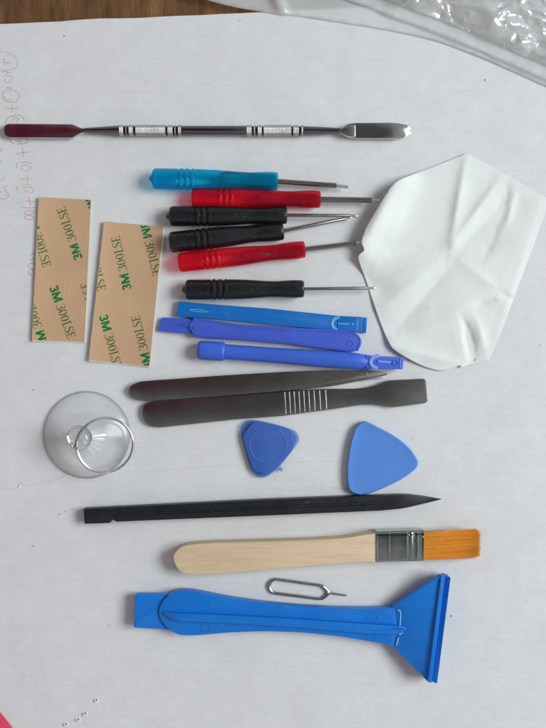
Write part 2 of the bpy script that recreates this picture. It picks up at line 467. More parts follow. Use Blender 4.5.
# hand written sums
ink = bmesh.new()
def stroke(pts, r=.34, z=.00003, smooth=True):
    if smooth and len(pts) > 2: pts = catmull(pts, 4, False)
    path = [W(x + random.uniform(-.06, .06), y + random.uniform(-.06, .06), z) for x, y in pts]
    tube(path, [r * S * random.uniform(.6, 1.1) for _ in path], 5, bm=ink, flat=.12)
stroke([(-2, 51.3), (7.7, 52.5), (14.4, 56.3), (17.8, 62), (15.4, 68), (7.7, 70.3), (-2, 70.3)], .3)
stroke([(7.5, 55), (8.3, 55.4)], .5)
for s in ([(3, 59.7), (5.5, 58.4)], [(3.8, 60), (3.6, 65.4)], [(4, 63), (7, 62), (9, 62.6), (10.8, 63.8)], [(6.8, 62.3), (6.6, 65)],
          [(1, 72.3), (6.8, 71.4), (7.6, 73.5)], [(4, 75.5), (8, 73), (11.5, 72)], [(4.8, 79), (5.5, 82), (9.4, 82.4), (12.2, 78), (10, 75.5), (6, 76.5)],
          [(5.7, 88), (9, 87), (12.5, 87.2)], [(9, 87), (10.5, 91), (7, 92)], [(3, 95.5), (5, 97), (4, 99)], [(9.5, 94), (12.5, 95.5)],
          [(6, 100), (9, 99), (12.5, 100)], [(8, 101.5), (12, 101)],
          [(5.8, 108.5), (18.8, 108.3)], [(11.6, 105.6), (12, 111.4)],
          [(5, 124), (7, 119), (12, 116), (21, 115.6), (24.4, 121)], [(13, 121), (15, 117.5), (18.5, 119), (17, 122)],
          [(9.5, 138), (11, 142), (16, 144), (26, 143), (28.6, 137.6)], [(17, 142), (19, 141), (22, 142.4)], [(18, 142.6), (21.6, 142)],
          [(15.9, 154.4), (23, 152.6), (29.8, 152)], [(22, 147.2), (22.8, 152), (23.6, 156.3)],
          [(20.7, 163), (26, 162), (32.7, 163.3)], [(16.9, 162.6), (16.4, 168.4)],
          [(20.2, 179), (32.7, 178.8)], [(27.3, 175), (27.8, 182.3)], [(22.5, 185.2), (26, 184), (31.7, 185.8)],
          [(14.5, 189.6), (17.3, 187)], [(17.3, 187), (17.5, 193.4)],
          [(25.5, 201), (35, 201.5)], [(28.4, 196.7), (30.6, 205.4)], [(20.7, 207.3), (34.6, 207.8)],
          [(0, 148), (1.6, 150.5), (.6, 152)], [(0, 160), (1.5, 162.5), (.2, 164)], [(.5, 180), (3.6, 179), (4.2, 175.6)],
          [(7.4, 185.3), (4, 188), (7, 192), (8.8, 195), (6.5, 198.5), (2, 199), (-1, 197.5)], [(0, 191), (2, 192.5)],
          [(30.6, 254.5), (36.4, 252.4)], [(33, 250.6), (33.6, 258)], [(29, 260), (35.5, 259)]):
    stroke(s)
for c in ((10.6, 95.8, 8.6, 6.7, 10), (26, 168, 5, 3, 0), (28.8, 189.5, 5.4, 2.7, 12), (29.3, 212.4, 5, 2, -6), (29, 217.6, 4.6, 2.2, 4), (32, 266, 3.6, 3, 0), (31.6, 272.4, 3.2, 2.6, 0)):
    stroke(arc(c[0], c[1], c[2], c[3], 0, 370, 18, c[4]), .33, smooth=False)
mk('handwriting', ink, M['ink'], board)
for px, py in ((96.4, 700), (85.4, 713.3), (78.2, 719.5), (66.2, 724)):
    r = 2.5 * S
    bm = lathe(W(px, py, -.0001), W(px, py, .01), [(0, r * 1.15), (.0003, r * .95), (.00055, r * .62), (.00055, r * .45), (.0002, r * .36)], 14,
               lambda t, rr, a: rr * (1 + .14 * math.sin(2 * a + px) + .08 * math.sin(3 * a)), cap=False)
    pu = mk('puncture', bm, M['board'], board)
    c = W(px + .5, py + .3, 0)
    bm = lathe(c + Vector((0, 0, .00012)), c + Vector((0, 0, .01)), [(0, r * .40), (.00012, r * .34)], 10)
    mk('shade_disc', bm, M['shade_disc'], pu)  # grey disc standing in for the shade inside the puncture
for px, py, rx, ry, a in ((193.5, 227, 1.3, .8, 10), (451.4, 616, 1.3, .7, 60), (33, 390, .8, .7, 0), (64, 36, 1.5, .4, 10), (240, 20.5, .8, .5, 0), 
                          (485, 80, .8, 1.2, 30), (59.5, 514.5, 1.3, .4, -40), (64.8, 511.8, 1.2, .4, -30), (72.4, 509, 1.1, .4, -35),
                          (33, 546, 1.7, .4, 25), (540, 345, .6, .6, 0), (109, 625.5, .7, .5, 0), (486, 165, .5, .5, 0), (412, 438.5, .7, .5, 20)):
    pts = arc(px, py, rx * .68, ry * .68, 0, 340, 9, a)
    pts = [(x + random.uniform(-.2, .2), y + random.uniform(-.15, .15)) for x, y in pts]
    mk('dirt_fleck', prism(pts, -.00002, .00016, 0), M['speck'], board)
for pts, r in (([(-6, 488.5), (8, 488), (18, 488), (21.8, 484.4), (38.5, 483.8), (56.4, 480.6), (68, 474.8), (78, 472)], 1.5),
               ([(128, 471), (160, 469.8), (200, 467), (246, 463.5)], .8), ([(284, 462), (310, 461.3), (346, 460.4)], .8)):
    path = catmull(pts, 5, False)
    n = len(path)
    bm = tube([W(x, y, .00002) for x, y in path], [r * S * (.3 + .7 * math.sin(PI * min(max(i / (n - 1), .02), .98))) * (1 + .3 * noise.noise(Vector((i * .7, 0, 0)))) for i in range(n)], 8, flat=.6)
    mk('crease', bm, M['board'], board)

# ------------------------------------------------------------------ red fabric at the corner
bm = bmesh.new()
cx, cy = W(-84, 774, 0).x, W(-84, 774, 0).y
nu, nv = 40, 14
rows = []
for j in range(nv + 1):
    f = j / nv; row = []
    for i in range(nu):
        a = 2 * PI * i / nu
        R = .0435 * (1 + .05 * math.sin(3 * a + 1))
        rr = R * f
        h = .014 * (1 - f ** 2.6) + .0012 * noise.noise(Vector((rr * math.cos(a) * 90, rr * math.sin(a) * 90, 3))) * (1 - f ** 4)
        row.append(bm.verts.new((cx + rr * math.cos(a), cy + rr * math.sin(a), h + .0003)))
    rows.append(row)
for a, b in zip(rows[1:], rows[2:]):
    for i in range(nu): bm.faces.new((a[i], a[(i + 1) % nu], b[(i + 1) % nu], b[i]))
bmesh.ops.remove_doubles(bm, verts=rows[0], dist=1e-6)
ctr = [v for v in bm.verts if (v.co.xy - Vector((cx, cy))).length < 1e-6][0]
for i in range(nu): bm.faces.new((ctr, rows[1][i], rows[1][(i + 1) % nu]))
bm.faces.new(rows[-1])
tag(mk('red_fabric', bm, M['redcloth'], origin=(cx, cy, 0)), 'bunched pinkish red fabric showing at the bottom left corner of the cardboard', 'fabric')

# ------------------------------------------------------------------ plastic bag
bag = thing('plastic_bag', 'crumpled clear plastic bag with a sealed flap, lying on the top right of the cardboard', 'bag', W(450, -20, 0))
def sheet(poly, step, hfun, mat, name, parent, thick=.00006, angle=180, jitter=.3, rims=()):
    xs = [p[0] for p in poly]; ys = [p[1] for p in poly]
    pts = [Vector(p) for p in poly]; nb = len(pts)
    def inside(x, y):
        c = False; j = nb - 1
        for i in range(nb):
            if (pts[i].y > y) != (pts[j].y > y) and x < (pts[j].x - pts[i].x) * (y - pts[i].y) / (pts[j].y - pts[i].y) + pts[i].x: c = not c
            j = i
        return c
    def edged(x, y):
        q = Vector((x, y)); m = 1e9
        for i in range(nb):
            a, b = pts[i - 1], pts[i]; ab = b - a
            t = max(0, min(1, (q - a).dot(ab) / max(ab.length_squared, 1e-9)))
            m = min(m, (q - a - ab * t).length)
        return m
    inner = []
    y = min(ys)
    while y < max(ys):
        x = min(xs)
        while x < max(xs):
            xx, yy = x + random.uniform(-jitter, jitter) * step, y + random.uniform(-jitter, jitter) * step
            if inside(xx, yy) and edged(xx, yy) > step * .5: inner.append(Vector((xx, yy)))
            x += step
        y += step
    for w_ in rims:
        for i in range(nb):
            tn = (pts[(i + 1) % nb] - pts[i - 1]).normalized()
            for q in (pts[i] + Vector((-tn.y, tn.x)) * w_, pts[i] - Vector((-tn.y, tn.x)) * w_):
                if inside(q.x, q.y) and edged(q.x, q.y) > w_ * .93: inner.append(q)
    if rims: inner = [q for q in inner if edged(q.x, q.y) > max(rims) + .9 or any(abs(edged(q.x, q.y) - w_) < .12 * w_ + .02 for w_ in rims)]
    r = geometry.delaunay_2d_cdt(pts + inner, [], [list(range(nb))], 1, 1e-4)
    b = bmesh.new()
    vs = []
    for v in r[0]:
        vs.append(b.verts.new(W(v.x, v.y, hfun(v.x, v.y, edged(v.x, v.y)))))
    for f in r[2]:
        try: b.faces.new([vs[i] for i in f])
        except ValueError: pass
    bmesh.ops.recalc_face_normals(b, faces=b.faces[:])
    if sum(f.normal.z for f in b.faces) < 0: bmesh.ops.reverse_faces(b, faces=b.faces[:])
    o = mk(name, b, mat, parent, angle, origin=(W(sum(xs) / nb, sum(ys) / nb, 0) if parent is None else None), normals=False)
    if thick:
        md = o.modifiers.new('thickness', 'SOLIDIFY'); md.thickness = thick; md.offset = -1
    return o
def dens(poly, step=4):
    out = []
    for i in range(len(poly)):
        a = Vector(poly[i]); b = Vector(poly[(i + 1) % len(poly)])
        n = max(1, int((b - a).length / step))
        for j in range(n): out.append(tuple(a + (b - a) * j / n))
    return out
def nz(x, y, s, seed=0): return noise.noise(Vector((x / s, y / s, seed)))
def facets(x0, x1, y0, y1, step, seed):
    rnd_ = random.Random(seed); P = []
    y = y0
    while y < y1:
        x = x0
        while x < x1:
            P.append(Vector((x + rnd_.uniform(-.48, .48) * step, y + rnd_.uniform(-.48, .48) * step * .7))); x += step
        y += step * .7
    H = [rnd_.uniform(0, 1) for _ in P]
    r = geometry.delaunay_2d_cdt(P, [], [], 0, 1e-4)
    H = [H[o_[0]] if o_ else .5 for o_ in r[3]]
    T = []
    for f in r[2]:
        a, b, c = (r[0][i] for i in f)
        det = (b.y - c.y) * (a.x - c.x) + (c.x - b.x) * (a.y - c.y)
        if abs(det) > 1e-6: T.append((a, b, c, det, [H[i] for i in f]))
    def h(x, y):
        for a, b, c, det, hh in T:
            l1 = ((b.y - c.y) * (x - c.x) + (c.x - b.x) * (y - c.y)) / det
            if l1 < -1e-4: continue
            l2 = ((c.y - a.y) * (x - c.x) + (a.x - c.x) * (y - c.y)) / det
            if l2 < -1e-4 or l1 + l2 > 1.0001: continue
            return l1 * hh[0] + l2 * hh[1] + (1 - l1 - l2) * hh[2]
        return .5
    return h
fa, fb = facets(270, 660, -110, 130, 25, 4), facets(270, 660, -110, 130, 10, 9)
def crumple(x, y):
    xx, yy = x + 3 * nz(x, y, 20, 1), y + 3 * nz(x, y, 20, 2)
    return fa(xx, yy) * .9 + fb(xx, yy) * .42
def crumple_old(x, y):
    v = 0
    for s, a, sd in ((52, 1.0, 1), (24, .42, 5), (11, .10, 9)):
        xx = x * .85 + y * .5; yy = y * 1.25 - x * .35
        d, _ = noise.voronoi(Vector((xx / s + .3 * nz(x, y, s, sd), yy / s + .3 * nz(y, x, s, sd), sd)))
        v += a * (d[1] - d[0])
    return v
front_low = catmull([(318, -14), (345, -1), (372, 8), (400, 19.5), (440, 34), (480, 50.5), (515, 66), (546, 79.5), (600, 102)], 5, False)
def low_y(x, pts):
    for a, b in zip(pts, pts[1:]):
        if a[0] <= x <= b[0]: return a[1] + (b[1] - a[1]) * (x - a[0]) / (b[0] - a[0])
    return pts[0][1] if x < pts[0][0] else pts[-1][1]
back_low = [(182, -8), (225, 5), (265, 12.2), (300, 16.2), (330, 20.8), (370, 27), (400, 32.4), (440, 42), (480, 57), (515, 72), (546, 86), (600, 108)]
back_poly = dens(catmull(back_low, 4, False) + [(600, -70), (200, -70)], 5)
def back_h(x, y, e):
    fold = .0022 * math.exp(-((x - 277 - .5 * y) / 4.5) ** 2)
    return .0006 + .0005 * (nz(x, y, 40, 2) + .5) * min(1, e / 8) + fold * min(1, e / 3 + .3)
sheet(back_poly, 4, back_h, M['bag_back'], 'back_film', bag)
seal_w = 14
def film_h(x, y, e):
    dd = low_y(x, front_low) - y
    base = .0032 + .0035 * min(1, max(0, dd - seal_w) / 20)
    return base + .0006 * nz(x, y, 25, 4)
seal_poly = dens([(x, y) for x, y in front_low] + [(x + 3.6, y - seal_w) for x, y in reversed(front_low)], 4)
def seal_h(x, y, e): return .0020 + .0006 * nz(x * 1.1, y * .4, 30, 4) + .0002 * nz(x, y, 9, 8)
sheet(seal_poly, 4, seal_h, M['bag_seal'], 'seal_strip', bag)
film_poly = dens([(x + 3, y - seal_w + 1.0) for x, y in front_low] + [(620, -80), (300, -80)], 4)
def crump_h(x, y, e):
    dd = max(0, low_y(x - 3, front_low) - seal_w - y)
    k = min(1, dd / 7)
    return .0029 + .0042 * min(1, dd / 26) + k * .0046 * (crumple(x, y) - .45) + .001 * k * nz(x, y, 22, 3)
sheet(film_poly, 1.8, crump_h, M['bag'], 'front_film', bag, angle=16, jitter=.35)

# ------------------------------------------------------------------ double ended metal spatula
def dist(a, b): return (b - a).length
sp = thing('metal_spatula', 'long double-ended steel spatula with knurled grips, lying alone above the screwdrivers', 'spatula', W(208, 130, 0))
zc = .0022
Aw, Bw = W(0, 130.4, zc), W(415, 131.0, zc)
def along(x0, x1): return [( (x - 0) * S * (D - zc) / D ) for x in (x0, x1)]
def rod(segs, name, mat, rfun=None, seg=24):
    k = S * (D - zc) / D
    return mk(name, lathe(Aw, Bw, [(x * k, r * k) for x, r in segs], seg, rfun), mat, sp)
rod([(84, 2.5), (90, 2.9), (105, 3.9), (119.5, 5.0)], 'neck', M['rod'])
rod([(182, 4.5), (182.5, 4.7), (246, 4.9), (246.5, 4.7)], 'shaft', M['rod'])
rod([(303.5, 4.7), (305, 4.5), (325, 3.7), (338, 3.0), (343, 3.2)], 'neck', M['rod'])
def knurl_r(k):
    def f(t, r, a):
        x = t / k
        return r + .36 * k * math.sin(13 * a + x * 2.3) * math.sin(13 * a - x * 2.3)
    return f
k = S * (D - zc) / D
def grip(spans, grooves):
    b = bmesh.new(); g = bmesh.new()
    for a, c in spans:
        n = max(4, int((c - a) * 5))
        prof = [((a) * k, 4.6 * k)] + [((a + .25 + (c - a - .5) * i / n) * k, 5.2 * k) for i in range(n + 1)] + [(c * k, 4.6 * k)]
        lathe(Aw, Bw, prof, 104, lambda t, r, an, kk=knurl_r(k): kk(t, r, an) if r > 5 * k else r, bm=b)
    o = mk('knurled_grip', b, M['knurl'], sp, angle=60)
    for a, c in grooves:
        mk('groove', lathe(Aw, Bw, [((a - .3) * k, 4.0 * k), ((a) * k, 4.3 * k), (c * k, 4.3 * k), ((c + .3) * k, 4.0 * k)], 24), M['groove'], o)
grip([(119.6, 124.2), (126.2, 127.4), (129.2, 134.2), (135.8, 166), (168, 173), (175, 176.4), (178.2, 182)],
     [(124.2, 126.2), (127.4, 129.2), (134.2, 135.8), (166, 168), (173, 175), (176.4, 178.2)])
grip([(246.6, 252), (254, 255.6), (257.6, 262), (263.6, 291.5), (293, 299), (300.8, 303.4)],
     [(252, 254), (255.6, 257.6), (262, 263.6), (291.5, 293), (299, 300.8)])
def blade_z(x0, x1, tilt):
    return lambda x, y, z: z + tilt * (x - x0)
lb = rnd([(3.4, 126.5, 2.5), (7, 123.4, 2.5), (72, 124, 2), (82, 128.2, 3), (88, 128.6, 1), (88, 132.2, 1), (82, 132.6, 3), (72, 138, 2), (8, 137.8, 2.5), (3.6, 134.6, 2.5)], 2)
mk('flat_blade', prism(lb, .0014, .0027, .00025), M['steel_mirror'], sp)
rb = rnd([(337, 128.6, 1), (342, 128.0, 2), (348, 124.0, 2), (356, 123.0, 2), (398, 123.2, 1.2), (408, 124.6, 2), (411.6, 127.5, .6), (409.4, 130, .6), (412.4, 132, .8), (405, 137, 2), (398, 138.6, 1), (356, 138.2, 2), (348, 137, 2), (342, 133.5, 2), (337, 133, 1)], 2)
def rbz(x, y, z):
    px = x / (S * (D - .0027) / D) + 273
    t = min(1, max(0, (355 - px) / 14))
    return z + .0012 * math.sin(t * PI) * (1 if z > .002 else 0)
bm = prism(rb, .0012, .0027, .0003)
bmesh.ops.bisect_plane(bm, geom=bm.verts[:] + bm.edges[:] + bm.faces[:], plane_co=W(389, 130, 0), plane_no=(1, .1, 0))
for v in bm.verts:
    px = v.co.x / (S * (D - .0027) / D) + 273
    py = 364 - v.co.y / (S * (D - .0027) / D)
    if v.co.z > .0019: v.co.z += .0006 * max(0, (px - 355) / 34) + .04 * S * (138 - py) - .0021 * max(0, min(1, (px - 389) / 23))
mk('chisel_blade', bm, M['steel_mirror'], sp)
fl = prism(rnd([(340, 129, 1), (348, 125.2, 1.5), (355.5, 124.6, 1), (355.5, 137, 1), (348, 136.2, 1.5), (340, 133, 1)], 1), .0026, .0036, .0006)
mk('shoulder', fl, M['steel'], sp)

# ------------------------------------------------------------------ screwdrivers
def screwdriver(label, mat, A, B, C, T, rh, rs, rt, zA, zC, clear_h=False, flat_tip=False, nub=True, hexa=.05):
    root = thing('screwdriver', label, 'screwdriver', W(*A, 0), 'small screwdrivers lying in a row beside the cloth')
    a, b = W(*A, zA), W(*B, zA + (zC - zA) * .45)
    c = W(*C, zC)
    kk = S * (D - zA) / D
    L = (b - a).length / kk
    R = rh * 1.04
    prof = [(0, R * .66), (.7, R * .86), (2, R * .97), (4, R)]
    prof += [(x, R) for x in (10, 18, 23)] + [(24.2, R * .99)]
    for g in (25.5, 31.5, 37.5):
        prof += [(g, R * 1.0), (g + .5, R * .90), (g + 1.3, R * .90), (g + 1.8, R * 1.03), (g + 4.2, R * 1.03), (g + 4.9, R * .97)]
    prof += [(44, R * 1.0), (L * .50, R * .97), (L * .60, R * .9), (L * .70, R * .81), (L * .78, R * .80), (L * .86, R * .87), (L * .93, R * .90), (L - 2.2, R * .87), (L - .7, R * .82), (L, R * .7)]
    def rf(t, r, an):
        x = t / kk
        f = math.cos(6 * an)
        w = 1.0 if x < 23 else (.0 if x < 44 else .45 * min(1, (x - 44) / 15))
        g = r * (1 - hexa * .55 * w * (1 - f) * .9)
        if 5 < x < 19 and abs(((an - PI / 2) + PI) % (2 * PI) - PI) < .42: g -= .25 * kk
        return g
    pp = []
    for (x0, r0), (x1, r1) in zip(prof, prof[1:]):
        n = max(1, int((x1 - x0) / 1.5))
        for i in range(n): pp.append((x0 + (x1 - x0) * i / n, r0 + (r1 - r0) * i / n))
    pp.append(prof[-1])
    h = mk('handle', lathe(a, b, [(x * kk, r * kk) for x, r in pp], 48, rf), mat, root, 40)
    d = (b - a).normalized()
    if nub:
        mk('end_nub', lathe(a - d * 3.4 * kk, a, [(0, .9 * kk), (1 * kk, 2.6 * kk), (3.4 * kk, 4.2 * kk)], 14), mat, h)
    e = (c - b).normalized()
    start = b - e * (34 * kk if clear_h else 1 * kk)
    sh = [(0, rs * kk), ((b - start).length, rs * kk), ((c - start).length - .6 * kk, rs * kk), ((c - start).length, rs * .8 * kk)]
    mk('shaft', lathe(start, c, sh, 20), M['shaft'], root)
    if clear_h:   # mottled core, plus a steel bar added above it for the metal glint
        cm = M['core_red'] if mat.name.startswith('red') else M['core_blue']
        i0 = 66 if cm is M['core_red'] else 60
        cprof = [(0, R * .1 * kk), (2 * kk, R * .42 * kk), (8 * kk, R * .62 * kk), (i0 * .45 * kk, R * .66 * kk), (i0 * .6 * kk, R * .6 * kk), ((i0 - 4) * kk, R * .62 * kk), ((i0 - 1.6) * kk, R * .4 * kk)]
        mk('crimped_core', lathe(b - e * i0 * kk, b, cprof, 24, lambda t_, r_, a_: r_ * (1 + .18 * noise.noise(Vector((t_ / kk / 5, math.cos(a_) * 2, math.sin(a_) * 2))))), cm, h)
        up_ = Vector((0, 0, R * .60 * kk))
        mk('glint_bar', lathe(b - e * (i0 - 6) * kk + up_, b - e * 33.5 * kk + up_, [(0, .5 * kk), (1 * kk, 1.5 * kk), (19 * kk, 1.6 * kk), (21 * kk, .6 * kk)], 12, squash=.5), M['steel'], h)
    t = W(*T, zC)
    Lt = (t - c).length
    prof = [(-.0001, rt * kk), (Lt * .75, rt * kk), (Lt * .9, rt * .9 * kk), (Lt, rt * .5 * kk)]
    mk('tip', lathe(c, t, prof, 12, squash=.45 if flat_tip else 1), M['tip_steel'], root)
    return root
screwdriver('screwdriver with clear light blue handle, topmost of the row of six', M['sd_blue'], (152.5, 178.6), (278, 181.4), (336.5, 185.6), (350, 187.2), 9.9, 2.5, 1.7, .0042, .0036, True, True)
screwdriver('screwdriver with clear red handle lying just below the light blue one', M['sd_red'], (192, 197.6), (320.5, 199.4), (371.5, 200.2), (380, 200.4), 9.3, 2.8, .9, .0041, .0040, True, False, False)
screwdriver('black-handled screwdriver pressed against the underside of the upper red one', M['sd_black'], (169.5, 216.2), (287, 215.2), (350, 215.6), (358, 216.2), 9.6, 1.7, 1.5, .0041, .0042)
screwdriver('black-handled screwdriver slanting up to the right, its tip meeting the shaft above', M['sd_black'], (169.5, 242.5), (283.5, 230.8), (345, 218.7), (352, 217.2), 10.0, 1.7, 1.0, .0042, .0012, nub=False)
screwdriver('screwdriver with clear red handle slanting up, its shaft touching the white cloth', M['sd_red'], (178.5, 262.6), (305, 249.3), (356, 243.2), (362, 242.4), 9.3, 2.4, 1.5, .0041, .0024, True, False, False)
screwdriver('black-handled screwdriver lying level just above the blue openers, tip over the cloth', M['sd_black'], (185.5, 289.6), (304, 288.9), (367, 288.2), (376, 287.9), 9.6, 1.6, 1.5, .0041, .0041)

# ------------------------------------------------------------------ adhesive sheets
def strip(bm, pts, ws, z, close=False):
    n = len(pts); L = []; R = []
    for i in range(n):
        a = Vector(pts[(i - 1) % n] if close else pts[max(i - 1, 0)]); b = Vector(pts[(i + 1) % n] if close else pts[min(i + 1, n - 1)])
        d = (b - a).normalized(); nn = Vector((-d.y, d.x)); p = Vector(pts[i])
        w = ws[i] if isinstance(ws, list) else ws
        L.append(p + nn * w / 2); R.append(p - nn * w / 2)
    return [[L[i], R[i], R[(i + 1) % n], L[(i + 1) % n]] for i in range(n if close else n - 1)]
def rect(x0, y0, x1, y1): return [[Vector((x0, y0)), Vector((x1, y0)), Vector((x1, y1)), Vector((x0, y1))]]
def sw(pts, ws, n=5):
    P = catmull(pts, n, False); m = len(P)
    W_ = [ws[min(int(i / n), len(ws) - 1)] + (ws[min(int(i / n) + 1, len(ws) - 1)] - ws[min(int(i / n), len(ws) - 1)]) * ((i % n) / n) for i in range(m)]
    return strip(None, P, W_, 0)
def g3(): return [sw([(.06, .80), (.12, .93), (.28, .985), (.44, .93), (.48, .78), (.40, .62), (.22, .54)], [.10, .05, .04, .07, .15, .09, .03]),
                  sw([(.22, .535), (.42, .47), (.52, .30), (.46, .12), (.28, .015), (.10, .05), (.04, .17)], [.03, .08, .15, .13, .04, .05, .11])]
def g0():
    P = arc(.29, .5, .205, .465, 0, 345, 23)
    ws = [.035 + .115 * abs(math.cos(math.radians(i * 15))) ** 1.3 for i in range(24)]
    return [strip(None, P, ws, 0, True)]
def gL(): return [rect(.12, .03, .25, .97), rect(.02, .94, .36, 1.0), rect(.02, 0, .56, .05), rect(.52, .05, .57, .26)]
def gS(): return [sw([(.47, .72), (.44, .90), (.28, .985), (.11, .90), (.08, .74), (.18, .60), (.36, .47), (.47, .31), (.44, .12), (.27, .015), (.10, .09), (.055, .28)], [.03, .05, .05, .10, .12, .13, .14, .13, .11, .05, .06, .03])]
def gE(): return [rect(.12, .04, .25, .96), rect(.02, .945, .55, 1.0), rect(.02, 0, .58, .055), rect(.25, .485, .42, .53), rect(.40, .40, .445, .62), rect(.51, .74, .555, .945), rect(.54, .055, .585, .27)]
def b3(): return [sw([(.02, .78), (.12, .90), (.30, .90), (.41, .78), (.36, .60), (.20, .53)], [.20, .19, .19, .20, .19, .16]), sw([(.20, .52), (.39, .44), (.45, .26), (.34, .11), (.14, .10), (.02, .24)], [.16, .19, .20, .19, .19, .20])]
def bM(): return [rect(.02, 0, .22, 1), rect(.78, 0, .98, 1), [[Vector((.22, 1)), Vector((.22, .55)), Vector((.42, 0)), Vector((.50, .40))]], [[Vector((.78, 1)), Vector((.50, .40)), Vector((.58, 0)), Vector((.78, .55))]], [[Vector((.50, .40)), Vector((.42, 0)), Vector((.58, 0))]]]
def adhesive(label, corners, texts, lines, curl):
    ctr = W(sum(c[0] for c in corners) / 4, sum(c[1] for c in corners) / 4, 0)
    root = thing('adhesive_sheet', label, 'adhesive sheet', ctr, 'tan adhesive sheets with green print')
    TL, TR, BR, BL = [Vector(c) for c in corners]
    def height(x, y):
        # fraction across
        v = max(0, min(1, ((y - TL.y) / (BL.y - TL.y))))
        l = TL + (BL - TL) * v; r = TR + (BR - TR) * v
        u = max(-.1, min(1.1, (x - l.x) / (r.x - l.x)))
        return .0005 + curl[0] * max(0, 1 - u / .5) ** 2 + curl[1] * max(0, (u - .6) / .4) ** 2 + curl[2] * max(0, (v - .75) / .25) ** 2 + .00012 * nz(x, y, 18, curl[0] * 1000)
    def grid(tl, tr, br, bl, dz, th, name, mat, parent, warp=True):
        b = bmesh.new(); nx, ny = 14, 30; V = {}
        for s in (0, 1):
            for j in range(ny + 1):
                for i in range(nx + 1):
                    u, v = i / nx, j / ny
                    p = (tl * (1 - u) + tr * u) * (1 - v) + (bl * (1 - u) + br * u) * v
                    if 0 < i < nx and 0 < j < ny: pass
                    else: p = p + Vector((.25 * nz(p.x, p.y, 9, 1), .25 * nz(p.x, p.y, 9, 2)))
                    V[s, i, j] = b.verts.new(W(p.x, p.y, height(p.x, p.y) + dz - s * th))
        for j in range(ny):
            for i in range(nx):
                b.faces.new((V[0, i, j], V[0, i + 1, j], V[0, i + 1, j + 1], V[0, i, j + 1]))
                b.faces.new((V[1, i, j], V[1, i, j + 1], V[1, i + 1, j + 1], V[1, i + 1, j]))
        for j in range(ny):
            for i in (0, nx): b.faces.new((V[0, i, j], V[0, i, j + 1], V[1, i, j + 1], V[1, i, j]))
        for i in range(nx):
            for j in (0, ny): b.faces.new((V[0, i, j], V[0, i + 1, j], V[1, i + 1, j], V[1, i, j]))
        return mk(name, b, mat, parent)
    e = Vector((1.7, .2))
    grid(TL + Vector((.6, .4)), TR + e, BR + e + Vector((0, .6)), BL + Vector((.6, .8)), -.00012, .00025, 'white_backing', M['white_edge'], root)
    ln = grid(TL, TR, BR, BL, 0, .0001, 'liner', M['liner'], root)
    # print
    def clip(b):
        cs = [TL, TR, BR, BL]; c0 = (TL + TR + BR + BL) / 4
        for i in range(4):
            p, q = cs[i], cs[(i + 1) % 4]
            n = Vector((-(q - p).y, (q - p).x)).normalized()
            if n.dot(c0 - p) > 0: n = -n
            p2 = p - n * .35
            bmesh.ops.bisect_plane(b, geom=b.verts[:] + b.edges[:] + b.faces[:], plane_co=(p2.x, p2.y, 0), plane_no=(n.x, n.y, 0), clear_outer=True)
    for (sx, sy, ang, h) in texts:
        ca, sa = math.cos(math.radians(ang)), math.sin(math.radians(ang))
        for nm, glyphs, mat in (('logo_print', [(b3(), .03), (bM(), .64)], 'green_bold'),
                                ('type_print', [(g3(), 1.95), (g0(), 2.57), (g0(), 3.19), (gL(), 3.82), (gS(), 4.44), (gE(), 5.0)], 'green')):
            b = bmesh.new(); lay = 0
            for pieces, off in glyphs:
                for quads in pieces:
                    lay += 1
                    for q in quads:
                        vv = []
                        for p in q:
                            x = (p.x * 1.08 + off * 1.08) * h; y = (p.y - .5) * h
                            X = sx + x * ca + y * sa if False else sx + x * ca - y * sa
                            Y = sy - (x * sa + y * ca)
                            vv.append(b.verts.new((X, Y, lay * 2e-6)))
                        try: b.faces.new(vv)
                        except ValueError: pass
            bmesh.ops.remove_doubles(b, verts=b.verts[:], dist=1e-7)
            clip(b)
            if not b.faces: b.free(); continue
            for v in b.verts:
                w = W(v.co.x, v.co.y, height(v.co.x, v.co.y) + .00004 + v.co.z)
                v.co = w
            bmesh.ops.recalc_face_normals(b, faces=b.faces[:])
            for f in b.faces:
                if f.normal.z < 0: f.normal_flip()
            mk(nm, b, M[mat], ln, normals=False)
    for pts, closed in lines:
        P = dens(pts, 3) if closed else pts
        b = tube([W(x, y, height(x, y) - .00001) for x, y in P], .22 * S, 6, closed)
        mk('die_cut_line', b, M['liner_line'], ln)
    return root
def rr(cx, cy, w, h, ang, r):
    ca, sa = math.cos(math.radians(ang)), math.sin(math.radians(ang))
    return rnd([(cx + x * ca - y * sa, cy + x * sa + y * ca) for x, y in ((-w / 2, -h / 2), (w / 2, -h / 2), (w / 2, h / 2), (-w / 2, h / 2))], r)
adhesive('tan adhesive sheet with green print, leftmost of the pair, next to the red sums',
         [(38.6, 197), (91.0, 199.8), (84.6, 342.0), (32, 340.4)],
         [(78.6, 259.2, 109, 9.0), (31.4, 214.5, -73, 9.0), (53.4, 286.5, -70, 9.0), (102, 334.5, 109, 9.0), (44.5, 346, 109, 9.0), (87.6, 192.5, -70, 9.0)],
         [(rr(63, 225, 47, 50, 2, 16), True), (rr(54, 243, 14, 20, 2, 6), True), (rr(73, 243, 13, 30, 2, 3), True), (rr(54, 272, 13, 14, 0, 6), True), (rr(73, 290, 18, 56, 2.5, 2), True),
          (rr(50, 297, 18, 20, 0, 8), True), (rr(60, 320, 42, 30, 2, 14), True), (rr(67, 270, 5, 60, 2.5, 1), True)], (.0010, .0002, .0001))
